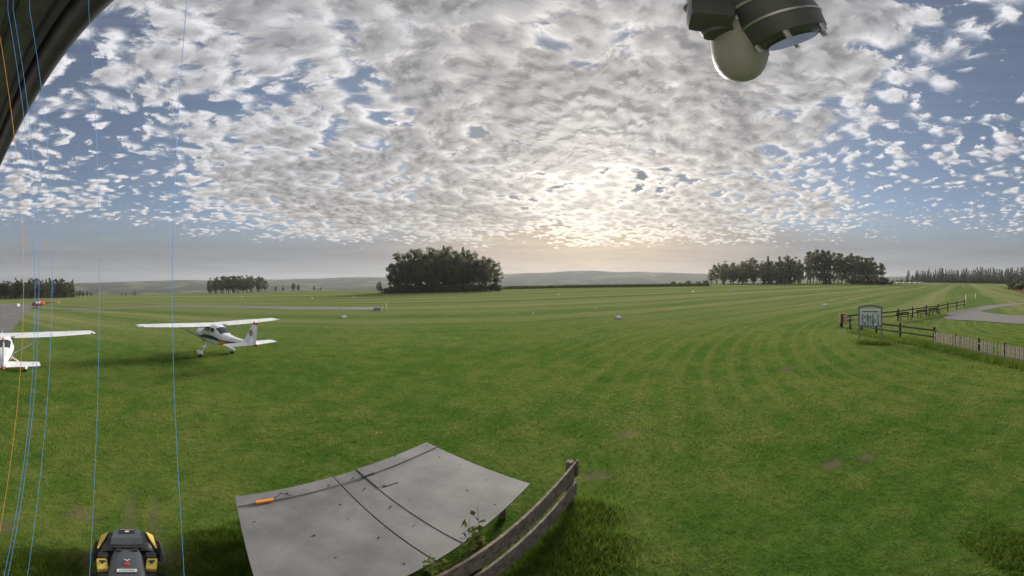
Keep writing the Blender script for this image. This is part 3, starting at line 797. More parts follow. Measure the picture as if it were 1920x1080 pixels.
# benches inside the fence
def bench(a, b, label, s_=1):
    c = (a+b)/2; d = b-a; Lb = math.hypot(d.x, d.y)
    o = empty('bench', c, math.atan2(d.y, d.x), label, 'bench')
    for k in range(2): MB().box((0, .06+k*.0, .62+k*.17), (Lb, .035, .14), None, .008).build('back_slat', M['darkwood'], o)
    for k in range(3): MB().box((0, -.1-.13*k, .44), (Lb, .115, .04), None, .008).build('seat_slat', M['darkwood'], o)
    for x in (-Lb*.4, Lb*.4):
        MB().box((x, -.38, .21), (.07, .07, .44)).build('leg', M['darkwood'], o); MB().box((x, .02, .43), (.07, .05, .9)).build('leg', M['darkwood'], o)
bench(G(1681, 603), G(1705, 599), 'dark slatted bench inside the rail fence, first one behind the information board')
bench(G(1719, 597), G(1738, 593), 'dark slatted bench inside the rail fence, in the middle of three')
bench(G(1742, 592), G(1758, 589), 'dark slatted bench inside the rail fence, closest to the track')

# ------------------------------------------------------------------ panel, strap, plank fence in the foreground
ZP = .86
A = Vector((-3.47, 3.05, ZP)); B = Vector((-1.74, 6.49, ZP)); dirW = Vector((.807, -.59, 0)).normalized(); WID = 2.5
Wn = Vector((0, 0, 1))
def pq(u, w, dz_=0): return A.lerp(B, u)+dirW*w+Vector((0, 0, dz_))
def panel_thing():
    t_ = empty('covered_platform', (A.x, A.y, 0), 0, 'low platform covered by flat grey cement sheets beside the plank fence', 'platform'); o = t_.location
    for u0, u1, w0, dzv in ((0, .417, 0, 0), (.4235, .537, .0, -.006), (.5382, 1, .0, .004)):
        q = [pq(u0, w0)-o, pq(u1, w0)-o, pq(u1, WID)-o, pq(u0, WID)-o]
        for k in q: k.z += dzv
        m = MB(); m.poly(q, Vector((0, 0, -.022))); m.build('sheet', M['sheet'], t_)
    # narrow covering strip lapped on the joint, with a notch
    q = [pq(.540, .0, .012)-o, pq(.575, .0, .012)-o, pq(.575, .72, .012)-o, pq(.540, .72, .012)-o]
    MB().poly(q, Vector((0, 0, -.007))).build('joint_strip', M['sheet'], t_)
    MB().tube([pq(.575, .74, .008)-o, pq(.552, .76, .008)-o, pq(.632, .80, .010)-o], .007, 6).build('hook', M['dark'], t_)
    rs = random.Random(3)
    scr = None
    spots = [(u, w) for u in (.04, .2, .36, .48, .6, .78, .95) for w in (.12, .7, 1.25, 1.8, 2.3)]
    for u, w in spots:
        if rs.random() < .3: continue
        if scr is None: scr = MB().lathe([(.016, .0), (.014, .009), (.004, .011)], (0, 0, 0), 'Z', 8).build('screw', M['dark'], t_); s2 = scr
        else: s2 = scr.copy(); C.objects.link(s2)
        s2.scale = (rs.uniform(.5, 1),)*3; s2.location = pq(u+rs.uniform(-.03, .03), w+rs.uniform(-.12, .12), .004)-o
    # timber bearers underneath
    for w in (.35, 1.25, 2.15):
        a, b = pq(.05, w, -.07)-o, pq(.95, w, -.07)-o; d = b-a
        MB().box((a+b)/2, (d.length, .09, .10), d.to_track_quat('X', 'Z').to_matrix()).build('bearer', M['wood'], t_)
        for u in (.08, .5, .92):
            c = pq(u, w, 0)-o; MB().box((c.x, c.y, (ZP-.12)/2-.03), (.10, .10, ZP-.06)).build('leg', M['wood'], t_)
    # strap
    s = empty('lashing_strap', pq(.12, .06), 0, 'dark lashing rope with orange ratchet stretched across the grey sheets', 'strap'); so = s.location
    q0, q1 = pq(.10, .30, .015), pq(1.004, .33, .015)
    MB().tube([q0.lerp(q1, k/12)-so+Vector((0, 0, .004*math.sin(k*2.1)+.004)) for k in range(13)]+[q1-so+Vector((.04, .07, -.06))], .0085, 6).build('rope', M['strap'], s, True)
    dr = (q1-q0).normalized(); rot = dr.to_track_quat('X', 'Z').to_matrix()
    MB().box(q0-so+Vector((0, 0, .022)), (.26, .055, .045), rot, .01).build('ratchet', M['orange'], s)
    MB().tube([q0-so+dr*.12+Vector((0, 0, .03)), q0-so+dr*.26+Vector((-.06, .05, .07)), q0-so+dr*.42+Vector((-.02, .0, .02))], .008, 6).build('handle', M['dark'], s)
    MB().tube([q0-so-dr*.12+Vector((0, 0, .015)), q0-so-dr*.22+Vector((0, 0, .006)), q0-so-dr*.24+Vector((-.05, -.12, -.002))], .008, 6).build('tail_end', M['strap'], s)
    km = q0.lerp(q1, .5); MB().box(km-so+Vector((0, 0, .01)), (.26, .03, .02), rot).build('knot', M['dark'], s)
panel_thing()
def plank_fence():
    P0 = Vector((.96, 5.25, 0)); fd = Vector((.51, .86, 0)).normalized()
    f = empty('plank_fence', P0, 0, 'weathered grey two-plank fence with its end post beside the covered platform', 'fence')
    Lf = 6.2; E_ = P0-fd*Lf; nrm = Vector((fd.y, -fd.x, 0)); rot = fd.to_track_quat('X', 'Z').to_matrix()
    for k, s_ in enumerate((0.0, 4.4)):
        c = P0-fd*(s_)+nrm*(-.02); MB().box(c-P0+Vector((0, 0, .5)), (.11, .11, 1.32), rot, .012).build('post', M['wood'], f)
    for zt, h_ in ((1.13, .31), (.685, .32)):
        m = MB(); n = 24
        rows = []
        for i in range(n+1):
            s_ = -.06+(Lf+.06)*i/n; wob = .012*noise.noise((s_*1.3, zt*9, 0)); wob2 = .010*noise.noise((s_*2.1, zt*5, 4))
            c = P0-fd*s_+nrm*.06-P0
            rows.append([c+nrm*.018+Vector((0, 0, zt+wob)), c-nrm*.018+Vector((0, 0, zt+wob)), c-nrm*.018+Vector((0, 0, zt-h_+wob2)), c+nrm*.018+Vector((0, 0, zt-h_+wob2))])
        m.loft(rows).build('plank', M['wood'], f)
        # pale sun-bleached top edge
    MB().box(nrm*.105+fd*.0+Vector((0, 0, 1.03)), (.06, .03, .34), rot).build('end_batten', M['wood'], f)
plank_fence()

# ------------------------------------------------------------------ robot mower
def mower():
    g = G(238, 1068); az = math.atan2(g.x, g.y)
    r_ = empty('robot_mower', (g.x, g.y, gz(g.x, g.y)), math.pi/2-az, 'black and yellow robot mower with slate hood standing on worn ground', 'mower')
    r_.scale = (.94, .94, .94)
    MB().box((.02, 0, .20), (1.0, .66, .20), None, .05).build('chassis', M['dark'], r_, 'auto')
    def sec(x, w, z0, z1, n=18, e=2/3.2): return [(x, w*math.copysign(abs(math.cos(a))**e, math.cos(a)), (z0+z1)/2+(z1-z0)/2*math.copysign(abs(math.sin(a))**e, math.sin(a))) for a in [2*math.pi*k/n for k in range(n)]]
    MB().loft([sec(.60, .20, .22, .34), sec(.57, .30, .18, .42), sec(.48, .345, .16, .47), sec(.30, .355, .15, .485), sec(.16, .35, .15, .46), sec(.10, .34, .17, .40)]).build('rear_shell', M['dark'], r_, 'auto')
    tc_ = MB(); tc_.loft([[(.58, y*.75, .455) for y in (-.16, .16)]+[(.58, .13, .36), (.58, -.13, .36)], [(.53, y, .52) for y in (-.17, .17)]+[(.53, .17, .40), (.53, -.17, .40)], [(.27, y, .545) for y in (-.20, .20)]+[(.27, .20, .40), (.27, -.20, .40)], [(.18, y, .47) for y in (-.21, .21)]+[(.18, .2, .40), (.18, -.2, .40)]])
    cap = tc_.build('top_cover', M['slate'], r_)
    MB().box((.45, 0, .532), (.12, .20, .006), Matrix.Rotation(R(5), 3, 'Y')).build('cover_label', M['dark'], cap)
    MB().box((.50, 0, .5365), (.02, .19, .004), Matrix.Rotation(R(5), 3, 'Y')).build('label_strip', M['woodlight'], cap)
    MB().box((.45, 0, .5405), (.035, .05, .004), Matrix.Rotation(R(5), 3, 'Y')).build('label_mark', M['white2'], cap)
    MB().box((.14, 0, .43), (.06, .38, .06), None, .015).build('cross_bar', M['dark'], r_)
    hood = MB().loft([sec(.08, .16, .24, .45), sec(-.02, .185, .24, .455), sec(-.35, .205, .22, .44), sec(-.62, .215, .20, .40), sec(-.68, .20, .20, .34)]).build('hood', M['slate'], r_, 'auto')
    for s_ in (-1, 1):
        MB().box((.05, s_*.10, .462), (.06, .07, .03), None, .01).build('hinge', M['dark'], hood)
        # yellow flanks
        MB().poly([(.52, s_*.25, .452), (.51, s_*.345, .36), (.22, s_*.375, .31), (.14, s_*.36, .39), (.30, s_*.29, .478)], Vector((0, s_*.012, .012))).build('yellow_panel', M['yellow'], r_)
        fd_ = MB().box((-.20, s_*.285, .33), (.26, .13, .10), Matrix.Rotation(s_*R(8), 3, 'Z'), .025).build('fender', M['yellow'], r_, 'auto')
        MB().tube([(-.20, s_*.285, .36), (-.20, s_*.285, .43)], .016, 10).build('knob', M['dark'], fd_, True)
        MB().box((-.20, s_*.285, .435), (.035, .08, .02), None, .006).build('knob_handle', M['dark'], fd_)
        MB().box((-.02, s_*.29, .36), (.13, .13, .10), None, .02).build('shoulder', M['dark'], r_, 'auto')
        for x, rr in ((.30, .17), (-.42, .14)):
            m = MB().lathe([(.05, -.06), (rr*.85, -.065), (rr, -.045), (rr, .045), (rr*.85, .065), (.05, .06)], (x, s_*.37, rr-.01), 'Y', 22)
            for k in range(14):
                a = 2*math.pi*k/14; m.box((x+rr*math.cos(a), s_*.37, rr-.01+rr*math.sin(a)), (.03, .11, .02), Matrix.Rotation(-a, 3, 'Y'))
            m.build('wheel', M['rubber'], r_, 'auto')
    MB().lathe([(.036, .0), (.034, .008), (.01, .010)], (-.27, 0, .449), 'Z', 20).build('emblem', M['red'], hood)
    st = MB().box((-.42, 0, .438), (.085, .22, .006), Matrix.Rotation(R(-6), 3, 'Y')).build('sticker', M['white2'], hood)
    MB().box((-.452, 0, .4375), (.022, .22, .005), Matrix.Rotation(R(-6), 3, 'Y')).build('sticker_band', M['darkstripe'], st)
    MB().box((-.41, 0, .4415), (.03, .17, .004), Matrix.Rotation(R(-6), 3, 'Y')).build('sticker_print', M['camgrey'], st)
    MB().poly([(-.165, .035, .4585), (-.19, 0, .4575), (-.165, -.035, .4585), (-.175, -.035, .4585), (-.205, 0, .4565), (-.175, .035, .4585)], Vector((0, 0, .004))).build('arrow_mark', M['white2'], hood)
    MB().lathe([(.04, 0), (.035, .012), (.01, .014)], (-.60, 0, .395), 'Z', 16).build('button', M['white2'], hood)
    MB().tube([(.42, -.37, .36), (.36, -.43, .33), (.05, -.455, .27), (-.05, -.45, .22), (-.10, -.40, .20), (-.10, -.33, .20)], .016, 10).build('bumper', M['slate'], r_, True)
mower()

# ------------------------------------------------------------------ trees
def leaf_cloud(centers, radii, per, size, seed, flat=1.0, droop=0.0):
    """leaf-clump quads scattered through a set of lumps"""
    g = np.random.default_rng(seed)
    cs = np.repeat(np.array(centers), per, 0); rs = np.repeat(np.array(radii), per)
    d = g.normal(size=cs.shape); d /= np.linalg.norm(d, axis=1)[:, None]
    rad_ = g.random(len(cs))**.45
    pos = cs+d*(rs*rad_)[:, None]*np.array([1, 1, flat])
    n = len(pos)
    nrm = d*.7+g.normal(size=d.shape)*.6; nrm /= np.linalg.norm(nrm, axis=1)[:, None]
    ref = g.normal(size=d.shape); u = np.cross(nrm, ref); u /= np.linalg.norm(u, axis=1)[:, None]; w = np.cross(nrm, u)
    u[:, 2] -= droop; s_ = size*(.5+g.random(n))
    a = pos+(u*s_[:, None]); b = pos+(w*s_[:, None]*.62); c = pos-(u*s_[:, None]); e = pos-(w*s_[:, None]*.62)
    return np.stack([a, b, c, e], 1).reshape(-1, 3)
def quads_mesh(name, v, nper=4):
    n = len(v)//nper
    me = bpy.data.meshes.new(name); me.vertices.add(len(v)); me.vertices.foreach_set('co', v.astype(np.float32).ravel())
    me.loops.add(len(v)); me.loops.foreach_set('vertex_index', np.arange(len(v), dtype=np.int32))
    me.polygons.add(n); me.polygons.foreach_set('loop_start', np.arange(0, len(v), nper, dtype=np.int32))
    me.update(calc_edges=True); me.validate(); return me
def broad_tree(seed, h=22, w=6.5, base=.10):
    g = random.Random(seed); cen = []; rad_ = []
    for i in range(66):
        while True:
            p = Vector((g.uniform(-1, 1), g.uniform(-1, 1), g.uniform(-1, 1)))
            if .30 < p.length < 1: break
        k = 1.0+.28*noise.noise(Vector((p.x*1.6, p.y*1.6, p.z*1.6))+Vector((seed, 0, 0)))
        zc = h*(base+(1-base)*.5); zz = zc+p.z*h*(1-base)*.48*k
        wr = w*k*(.80+.3*(1-abs(p.z)))
        cen.append((p.x*wr*.85, p.y*wr*.85, zz)); rad_.append(g.uniform(.95, 1.9)*w/6)
    v = leaf_cloud(cen, rad_, 58, .37*w/6, seed, .85)
    tr = MB(); tr.tube([(0, 0, -.5), (.1, 0, h*.2), (.2, .1, h*.5), (0, .2, h*.85)], [.42, .32, .22, .06], 8)
    for i in range(7):
        a = g.uniform(0, 6.28); z = h*g.uniform(.18, .6); r_ = w*g.uniform(.5, .8)
        tr.tube([(.12, 0, z), (math.cos(a)*r_*.5, math.sin(a)*r_*.5, z+h*.08), (math.cos(a)*r_, math.sin(a)*r_, z+h*.2)], [.16, .10, .03], 6)
    return v, tr
def spruce_tree(seed, h=24, w=4.4):
    g = random.Random(seed); cen = []; rad_ = []
    n = 24
    for i in range(n):
        k = i/(n-1); z = h*(.06+.93*k); r_ = w*(1-k)**.75*(.8+.35*g.random())+.12
        m = max(3, int(7*(1-k))+2)
        for j in range(m):
            a = 2*math.pi*(j+g.random()*.6)/m; rr = r_*g.uniform(.45, .95)
            cen.append((math.cos(a)*rr, math.sin(a)*rr, z-rr*.22)); rad_.append(.35+.32*r_/w*w/2.4)
    v = leaf_cloud(cen, rad_, 26, .44, seed, .55, .25)
    tr = MB(); tr.tube([(0, 0, -.5), (0, 0, h*.5), (0, 0, h*.99)], [.34, .2, .03], 8)
    return v, tr
def pine_tree(seed, h=25, w=4.0):
    g = random.Random(seed); cen = []; rad_ = []
    for i in range(44):
        k = g.random(); z = h*(.45+.53*k); r_ = w*math.sin(math.pi*min(1, .25+k*.72))*g.uniform(.2, .9); a = g.uniform(0, 6.28)
        cen.append((math.cos(a)*r_, math.sin(a)*r_, z)); rad_.append(g.uniform(.9, 1.7))
    for i in range(9):
        z = h*g.uniform(.15, .45); a = g.uniform(0, 6.28); r_ = g.uniform(.6, 2.0)
        cen.append((math.cos(a)*r_, math.sin(a)*r_, z)); rad_.append(g.uniform(.4, .8))
    v = leaf_cloud(cen, rad_, 62, .34, seed, .7)
    tr = MB(); tr.tube([(0, 0, -.5), (.1, .05, h*.4), (.0, .1, h*.92)], [.30, .22, .06], 8)
    for i in range(8):
        a = g.uniform(0, 6.28); z = h*g.uniform(.3, .8); tr.tube([(.05, .05, z), (math.cos(a)*2.4, math.sin(a)*2.4, z+1.5)], [.08, .02], 5)
    return v, tr
def bush(seed, h=3, w=2):
    g = random.Random(seed); cen = []; rad_ = []
    for i in range(16):
        a = g.uniform(0, 6.28); r_ = w*g.random()**.6*.8; z = h*g.uniform(.12, .8)*(1-.3*r_/w)
        cen.append((math.cos(a)*r_, math.sin(a)*r_, z)); rad_.append(g.uniform(.3, .55)*w*.6)
    v = leaf_cloud(cen, rad_, 45, .24, seed, .8)
    tr = MB()
    for k in range(4):
        a = k*1.6; tr.tube([(0, 0, -.2), (math.cos(a)*w*.4, math.sin(a)*w*.4, h*.6)], [.08, .02], 5)
    return v, tr
LIB = {}
def kind(key, fn, seeds, leaf, bark, **kw):
    for i, s_ in enumerate(seeds):
        v, tr = fn(s_, **kw)
        me = quads_mesh('crown', v); me.materials.append(L[leaf])
        o = tr.build('trunk', M[bark], None, True); tm = o.data; bpy.data.objects.remove(o)
        LIB.setdefault(key, []).append((me, tm))
kind('broad', broad_tree, (1, 2, 3, 4), 'broad', 'bark')
kind('pale', broad_tree, (11, 12, 13), 'broad2', 'bark', h=20, w=5.2)
kind('spruce', spruce_tree, (21, 22, 23), 'spruce', 'bark')
kind('pine', pine_tree, (31, 32, 33), 'broad', 'barkpale')
kind('bush', bush, (41, 42), 'broad', 'bark')
kind('copper', bush, (51, 52), 'copper', 'bark')
kind('palebush', bush, (61, 62), 'broad2', 'bark')
def plant(key, name, p, s_, label, cat, group=None, sz=None):
    me, tm = random.choice(LIB[key])
    o = empty(name, (p.x, p.y, p.z), random.uniform(0, 6.28), label, cat, group); o.scale = (s_, s_, sz or s_)
    for nm, dta in (('crown', me), ('trunk', tm)):
        c = bpy.data.objects.new(nm, dta); C.objects.link(c); c.parent = o
def row(key, name, px0, px1, d0, d1, n, s0, s1, label, cat, group, prof=None):
    for i in range(n):
        u = (i+.5+random.uniform(-.35, .35))/n; a = px0+(px1-px0)*u; d = random.uniform(d0, d1)
        k = prof(u) if prof else 1
        plant(key, name, at(a, d), random.uniform(s0, s1)*k, label, cat, group)
random.seed(11)
# large dense grove in the centre of the field
gl = 'tall dark broadleaf tree in the dense dome-shaped grove rising from the field'
gp = lambda u: .72+.30*math.sin(math.pi*min(1, .16+u*.74))
row('broad', 'broadleaf_tree', 738, 925, 168, 176, 10, .98, 1.06, gl, 'tree', 'trees of the dense central grove', gp)
row('broad', 'broadleaf_tree', 750, 915, 182, 196, 8, 1.05, 1.18, gl, 'tree', 'trees of the dense central grove', gp)
row('broad', 'broadleaf_tree', 732, 932, 160, 167, 10, .62, .80, 'shorter bushy broadleaf tree along the near edge of the dense dome-shaped grove', 'tree', 'edge trees of the dense central grove')
for a, s_ in ((832, 1.04), (868, 1.0)): plant('spruce', 'spruce_tree', at(a, 180), s_, 'pointed spruce poking out above the dense dome-shaped broadleaf grove', 'tree', 'spruces in the central grove')
plant('pale', 'slim_tree', at(711, 172), .33, 'slim open tree standing clear at the edge of the dense dome-shaped grove', 'tree')
for a in range(722, 944, 9): plant('bush', 'undergrowth_bush', at(a, 159), random.uniform(1.2, 2.0), 'dark undergrowth bush at the foot of the dense dome-shaped grove', 'bush', 'undergrowth of the central grove')
# small hazy grove at the left
row('pale', 'hazy_tree', 392, 496, 360, 378, 12, .86, 1.02, 'grey-green tree in the small hazy grove near the far hills', 'tree', 'trees of the small hazy grove')
row('pale', 'hazy_tree', 398, 490, 382, 396, 8, .92, 1.08, 'grey-green tree in the small hazy grove near the far hills', 'tree', 'trees of the small hazy grove')
row('pale', 'hazy_tree', 388, 500, 345, 356, 9, .55, .75, 'shorter grey-green tree along the near edge of the small hazy grove', 'tree', 'edge trees of the small hazy grove')
for a, s_ in ((517, .34), (531, .28), (550, .50), (559, .40), (589, .30), (601, .2)): plant('pale', 'scattered_tree', at(a, 340), s_, 'small lone tree on the skyline between the hazy grove and the dense grove', 'tree', 'lone trees on the skyline')
for a, s_ in ((228, .14), (236, .18), (250, .2), (254, .24)): plant('spruce', 'far_spruce', at(a, 390), s_, 'tiny dark spruce on the skyline left of the hazy grove', 'tree', 'tiny spruces on the skyline')
# forest at the far left
row('spruce', 'forest_spruce', -20, 140, 332, 356, 22, .62, .94, 'pointed spruce in the forest edge behind the helicopter', 'tree', 'spruces behind the helicopter')
row('pale', 'forest_broadleaf', -20, 138, 300, 326, 26, .72, 1.02, 'round grey-green tree in the forest edge behind the helicopter', 'tree', 'broadleaf trees behind the helicopter')
row('pale', 'forest_broadleaf', 118, 176, 330, 342, 8, .34, .55, 'low round tree where the forest behind the helicopter tapers off into the field', 'tree', 'low trees at the forest tip', lambda u: 1.1-.55*u)
# right grove: dense left half, tall open pines in the right half
rl = 'dark broadleaf tree in the dense half of the long grove behind the mown field'
row('broad', 'grove_tree', 1338, 1505, 258, 268, 12, .86, 1.02, rl, 'tree', 'dense half of the long grove', lambda u: .80+.24*u)
row('broad', 'grove_tree', 1345, 1500, 276, 290, 8, 1.0, 1.14, rl, 'tree', 'dense half of the long grove', lambda u: .80+.24*u)
row('broad', 'grove_tree', 1328, 1500, 246, 254, 11, .50, .68, 'shorter bushy tree along the near edge of the dense half of the long grove', 'tree', 'edge trees of the long grove')
for a in (1440, 1462, 1478, 1550): plant('spruce', 'grove_spruce', at(a, 262), random.uniform(.90, 1.0), 'tall pointed spruce standing out of the long grove', 'tree', 'spruces of the long grove')
row('pine', 'pine_tree', 1512, 1640, 254, 280, 24, .94, 1.12, 'tall pine with bare pale trunk in the open half of the long grove', 'tree', 'pines of the long grove', lambda u: 1.02-.12*u)
row('pine', 'pine_tree', 1600, 1662, 262, 285, 8, .62, .86, 'shorter pine at the tapering end of the long grove above the reddish bushes', 'tree', 'short pines of the long grove', lambda u: 1.05-.2*u)
row('broad', 'grove_back_tree', 1512, 1652, 288, 304, 10, .74, .92, 'dark broadleaf tree filling the gaps behind the open pines of the long grove', 'tree', 'broadleaf trees behind the pines', lambda u: 1.03-.2*u)
row('bush', 'undergrowth_bush', 1590, 1665, 262, 275, 8, 1.6, 2.6, 'dark undergrowth bush beneath the pines of the long grove', 'bush', 'undergrowth of the long grove')
row('copper', 'copper_bush', 1618, 1672, 246, 252, 7, .85, 1.35, 'reddish-brown bush in front of the pines of the long grove', 'bush', 'copper bushes by the long grove')
for a, s_ in ((1262, 1.3), (1275, .9), (1290, 1.5), (1310, 1.2), (1322, 1.6)): plant('bush', 'skyline_bush', at(a, 250), s_, 'small dark bush on the skyline between the hills and the long grove', 'bush', 'skyline bushes by the long grove')
# far forest at the right
row('spruce', 'far_forest_spruce', 1715, 1945, 468, 505, 62, .80, 1.06, 'dark spruce in the long far forest belt beyond the white trailers', 'tree', 'spruces of the far forest belt', lambda u: .82+.28*u)
row('pale', 'far_forest_tree', 1700, 1940, 440, 464, 34, .46, .70, 'round green tree along the foot of the far forest belt', 'tree', 'broadleaf trees of the far forest belt')
plant('pine', 'lone_tree', at(1703, 400), .62, 'lone dark tree standing apart between the pines and the far forest belt', 'tree')
row('bush', 'far_bush', 1672, 1720, 380, 400, 6, 1.4, 2.2, 'low dark bush beside the lone tree near the white trailers', 'bush', 'bushes by the lone tree')
for a, d, s_ in ((1898, 150, 1.6), (1915, 146, 1.9), (1930, 150, 1.8)): plant('palebush', 'pale_bush', at(a, d), s_, 'large pale green bush beside the ripe crop field', 'bush', 'pale bushes by the crop field')

# white trailers parked in front of the far forest
for i, a in enumerate((1686, 1698, 1709, 1719, 1728)):
    g = at(a, 330); tr = empty('white_trailer', g, random.uniform(-.15, .15)-R(48), 'long white trailer parked at the far end of the airfield', 'trailer', 'white trailers at the far field end')
    MB().box((0, 0, 1.05), (5.2, 1.7, 1.3), None, .18).build('body', M['white2'], tr, 'auto')
    for s_ in (-1, 1): MB().lathe([(.08, -.08), (.33, -.08), (.33, .08), (.08, .08)], (.2, s_*.75, .32), 'Y', 14).build('wheel', M['rubber'], tr)
    MB().tube([(2.6, 0, .6), (3.6, 0, .5)], .06, 6).build('drawbar', M['metal'], tr)

# ------------------------------------------------------------------ grass and crops
def pts_in_poly(poly, n):
    xs = [p[0] for p in poly]; ys = [p[1] for p in poly]; out = []
    while len(out) < n:
        x, y = random.uniform(min(xs), max(xs)), random.uniform(min(ys), max(ys)); ins = False
        for (x0, y0), (x1, y1) in zip(poly, poly[1:]+poly[:1]):
            if (y0 > y) != (y1 > y) and x < (x1-x0)*(y-y0)/(y1-y0)+x0: ins = not ins
        if ins: out.append((x, y))
    return np.array(out)
def gz_np(x, y):
    return .021*x+.019*y+np.array([.075*noise.noise((a*.06, b*.06, 0))*ss(8, 40, math.hypot(a, b)) for a, b in zip(x, y)])
def blades(x, y, h, w, lean=.5):
    """tapered bent blades: a quad below and a triangle tip, as 5 vertices"""
    n = len(x); z = gz_np(x, y)-.006
    a = rng.random(n)*2*np.pi; b = rng.random(n)*2*np.pi
    ux, uy = np.cos(a)*w, np.sin(a)*w; lx, ly = np.cos(b)*lean*h*rng.random(n), np.sin(b)*lean*h*rng.random(n)
    hz = h*(.75+.25*rng.random(n))
    v = np.empty((n, 3, 3))
    v[:, 0] = np.stack([x-ux, y-uy, z], 1); v[:, 1] = np.stack([x+ux, y+uy, z], 1)
    v[:, 2] = np.stack([x+lx, y+ly, z+hz], 1)
    return v.reshape(-1, 3)
def lawn():
    n = 330000
    u = rng.random(n); r = 2.2*np.exp(u*math.log(34/2.2)); az = rng.uniform(-math.pi/2-.05, math.pi/2+.05, n)
    x, y = r*np.sin(az), r*np.cos(az)
    keep = np.ones(n, bool)
    for bx, by, rx, ry in BARE: keep &= ~((((x-bx)/rx)**2+((y-by)/ry)**2 < .55) & (rng.random(n) < .85))
    for P0, P1 in ((RUT0, RUT1), (RUT2, RUT3)):
        d = P1-P0; L_ = math.hypot(d.x, d.y); al = ((x-P0.x)*d.x+(y-P0.y)*d.y)/L_; si = np.abs(-(x-P0.x)*d.y+(y-P0.y)*d.x)/L_
        keep &= ~((si < .10) & (al > -.8) & (al < L_) & (rng.random(n) < .85))
    keep &= rng.random(n) > np.clip((r-13)/20, 0, 1)**1.3
    keep &= ~((x > 18.0) & (r > 25))
    x, y, r = x[keep], y[keep], r[keep]
    s_ = np.clip(r/6, .7, 4.0)
    hsh = np.sin(np.floor(x/.13)*12.9898+np.floor(y/.13)*78.233)*43758.5453; tuft = .55+1.1*(hsh-np.floor(hsh))
    v = blades(x, y, (.026+.032*rng.random(len(x)))*np.clip(s_, .8, 1.5)*tuft, .0058*s_, .9)
    me = quads_mesh('lawn_grass', v, 3); me.materials.append(L['lawn'])
    o = bpy.data.objects.new('lawn_grass', me); C.objects.link(o)
    tag(o, 'short mown green lawn grass covering the near field', 'grass', kind='stuff')
lawn()
def tall(name, xy, h0, h1, label, w=.006):
    x, y = xy[:, 0], xy[:, 1]; n = len(x)
    v = blades(x, y, rng.uniform(h0, h1, n), w, .8)
    me = quads_mesh(name, v, 3); me.materials.append(L['tall'])
    o = bpy.data.objects.new(name, me); C.objects.link(o); tag(o, label, 'grass', kind='stuff')
def along(a, b, n, spread):
    k = rng.random(n); d = (b-a); nx, ny = -d.y, d.x; L_ = math.hypot(nx, ny); off = rng.normal(0, spread, n)
    return np.stack([a.x+d.x*k+nx/L_*off, a.y+d.y*k+ny/L_*off], 1)
fdv = Vector((.51, .86, 0)).normalized(); F0 = Vector((1.25, 5.2, 0))
tall('fence_grass', np.concatenate([along(F0-fdv*3.6, F0+fdv*.1, 16000, .22), along(F0-fdv*3.6+Vector((.35, -.1, 0)), F0-fdv*.8+Vector((.35, -.1, 0)), 7000, .3)]), .12, .34, 'long unmown grass along the plank fence')
pa = A-dirW*.05; 
tall('platform_grass', np.concatenate([along(Vector((A.x-.15, A.y-.05, 0)), Vector((A.x, A.y, 0))+dirW*2.4+Vector((-.2, -.1, 0)), 14000, .22), along(Vector((A.x-.1, A.y+.2, 0)), Vector((B.x-.1, B.y+.1, 0)), 5000, .08)]), .08, .26, 'long dark grass around the covered platform edge')
a_, b_ = G(1745, 648), G(1990, 702)
pf = [along(G(1600, 622), G(1690, 641), 5000, .35), along(G(1605, 643), G(1665, 645), 2500, .25), along(G(1690, 640), a_, 6000, .35), along(a_, b_, 16000, .28)]
tall('picket_grass', np.concatenate(pf), .10, .42, 'long bright green grass at the foot of the picket fence', .012)
cl = np.concatenate([along(G(1840, 1050), G(1930, 1010), 2500, .4), along(G(0, 1060), G(150, 1075), 3500, .25)])
tall('rough_grass', cl, .05, .16, 'clumps of rougher long grass on the near lawn')
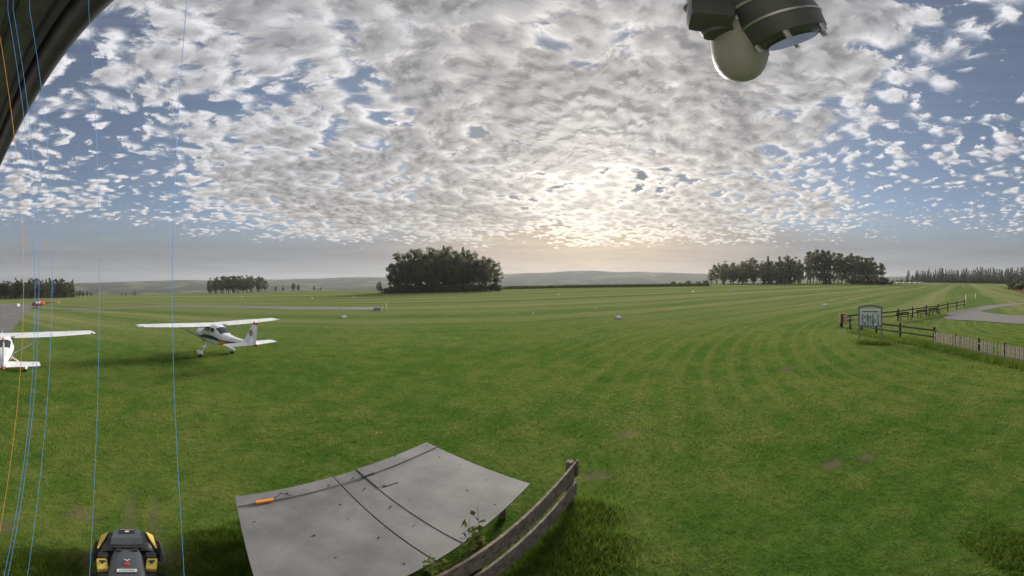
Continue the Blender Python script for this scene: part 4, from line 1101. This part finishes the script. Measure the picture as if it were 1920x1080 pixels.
# crop strip on the crest to the right of the dense grove, and ripe field at the right
def crop(name, px0, px1, d0, d1, n, h, leaf, label, size):
    a = rng.uniform(px0, px1, n); d = rng.uniform(d0, d1, n); az = (a-960)/1920*np.pi
    if leaf == 'ripe': d = d+np.clip((1925-a)/45, 0, 1)*(190-d)*.85
    x, y = np.sin(az)*d, np.cos(az)*d; z = np.array([gz(p, q) for p, q in zip(x, y)])
    c = np.stack([x, y, z+h*rng.random(n)], 1)
    v = leaf_cloud(c, np.full(n, .12), 1, size, 5, 1.5)
    me = quads_mesh(name, v); me.materials.append(L[leaf]); o = bpy.data.objects.new(name, me); C.objects.link(o); tag(o, label, 'crop', kind='stuff')
crop('maize_strip', 880, 1330, 190, 205, 16000, 1.5, 'crop', 'low green maize strip along the crest beside the dense grove', .35)
crop('ripe_crop', 1878, 1985, 95, 190, 16000, .3, 'ripe', 'ripe tan crop field at the edge of the track', .2)
# weeds reaching over the plank fence
def weed(p, h, seed, label, group):
    g = random.Random(seed); o = empty('tall_weed', p, 0, label, 'weed', group)
    m = MB(); lf = []
    for k in range(3):
        a = g.uniform(0, 6.28); q = Vector((math.cos(a)*.16*g.random(), math.sin(a)*.16*g.random(), h*g.uniform(.7, 1)))
        m.tube([(0, 0, -.02), q*.5+Vector((.02, 0, 0)), q], [.007, .005, .002], 5)
        for j in range(13):
            u = .3+.7*j/13; c = q*u; lf.append((c.x+g.uniform(-.05, .05), c.y+g.uniform(-.05, .05), c.z))
    m.build('stem', M['bark'], o)
    v = leaf_cloud(lf, [.045]*len(lf), 2, .05, seed, .5); me = quads_mesh('leaves', v); me.materials.append(L['weed'])
    c = bpy.data.objects.new('leaves', me); C.objects.link(c); c.parent = o
fb = Vector((.96, 5.25, 0))
for i, (s_, h) in enumerate(((2.62, 1.85), (2.36, 1.72), (2.5, 1.45), (3.1, 1.6), (2.85, 1.3))):
    p = fb-fdv*s_+Vector((-.06, .04, 0)); weed(p, h, 70+i, 'tall thin leafy weed growing between the plank fence and the grey sheets', 'weeds at the plank fence')

# ------------------------------------------------------------------ haze over the valley
hz = mesh_obj('haze', [(x*4300, y*4300, z) for x in (-1, 1) for y in (-1, 1) for z in (-75, 205)], [(0, 1, 3, 2), (4, 6, 7, 5), (0, 4, 5, 1), (2, 3, 7, 6), (0, 2, 6, 4), (1, 5, 7, 3)], None)
hm = bpy.data.materials.new('haze_air'); hm.use_nodes = True; hm.node_tree.nodes.clear(); q = NT(hm.node_tree)
pv = q.n('ShaderNodeVolumePrincipled'); pv.inputs['Color'].default_value = (.93, .95, 1, 1); pv.inputs['Density'].default_value = 1.2e-4; pv.inputs['Anisotropy'].default_value = .2
ho = q.n('ShaderNodeOutputMaterial'); q.link(pv.outputs[0], ho.inputs['Volume'])
hz.data.materials.append(hm); tag(hz, 'thin morning haze in the air over the valley', 'haze', kind='stuff')
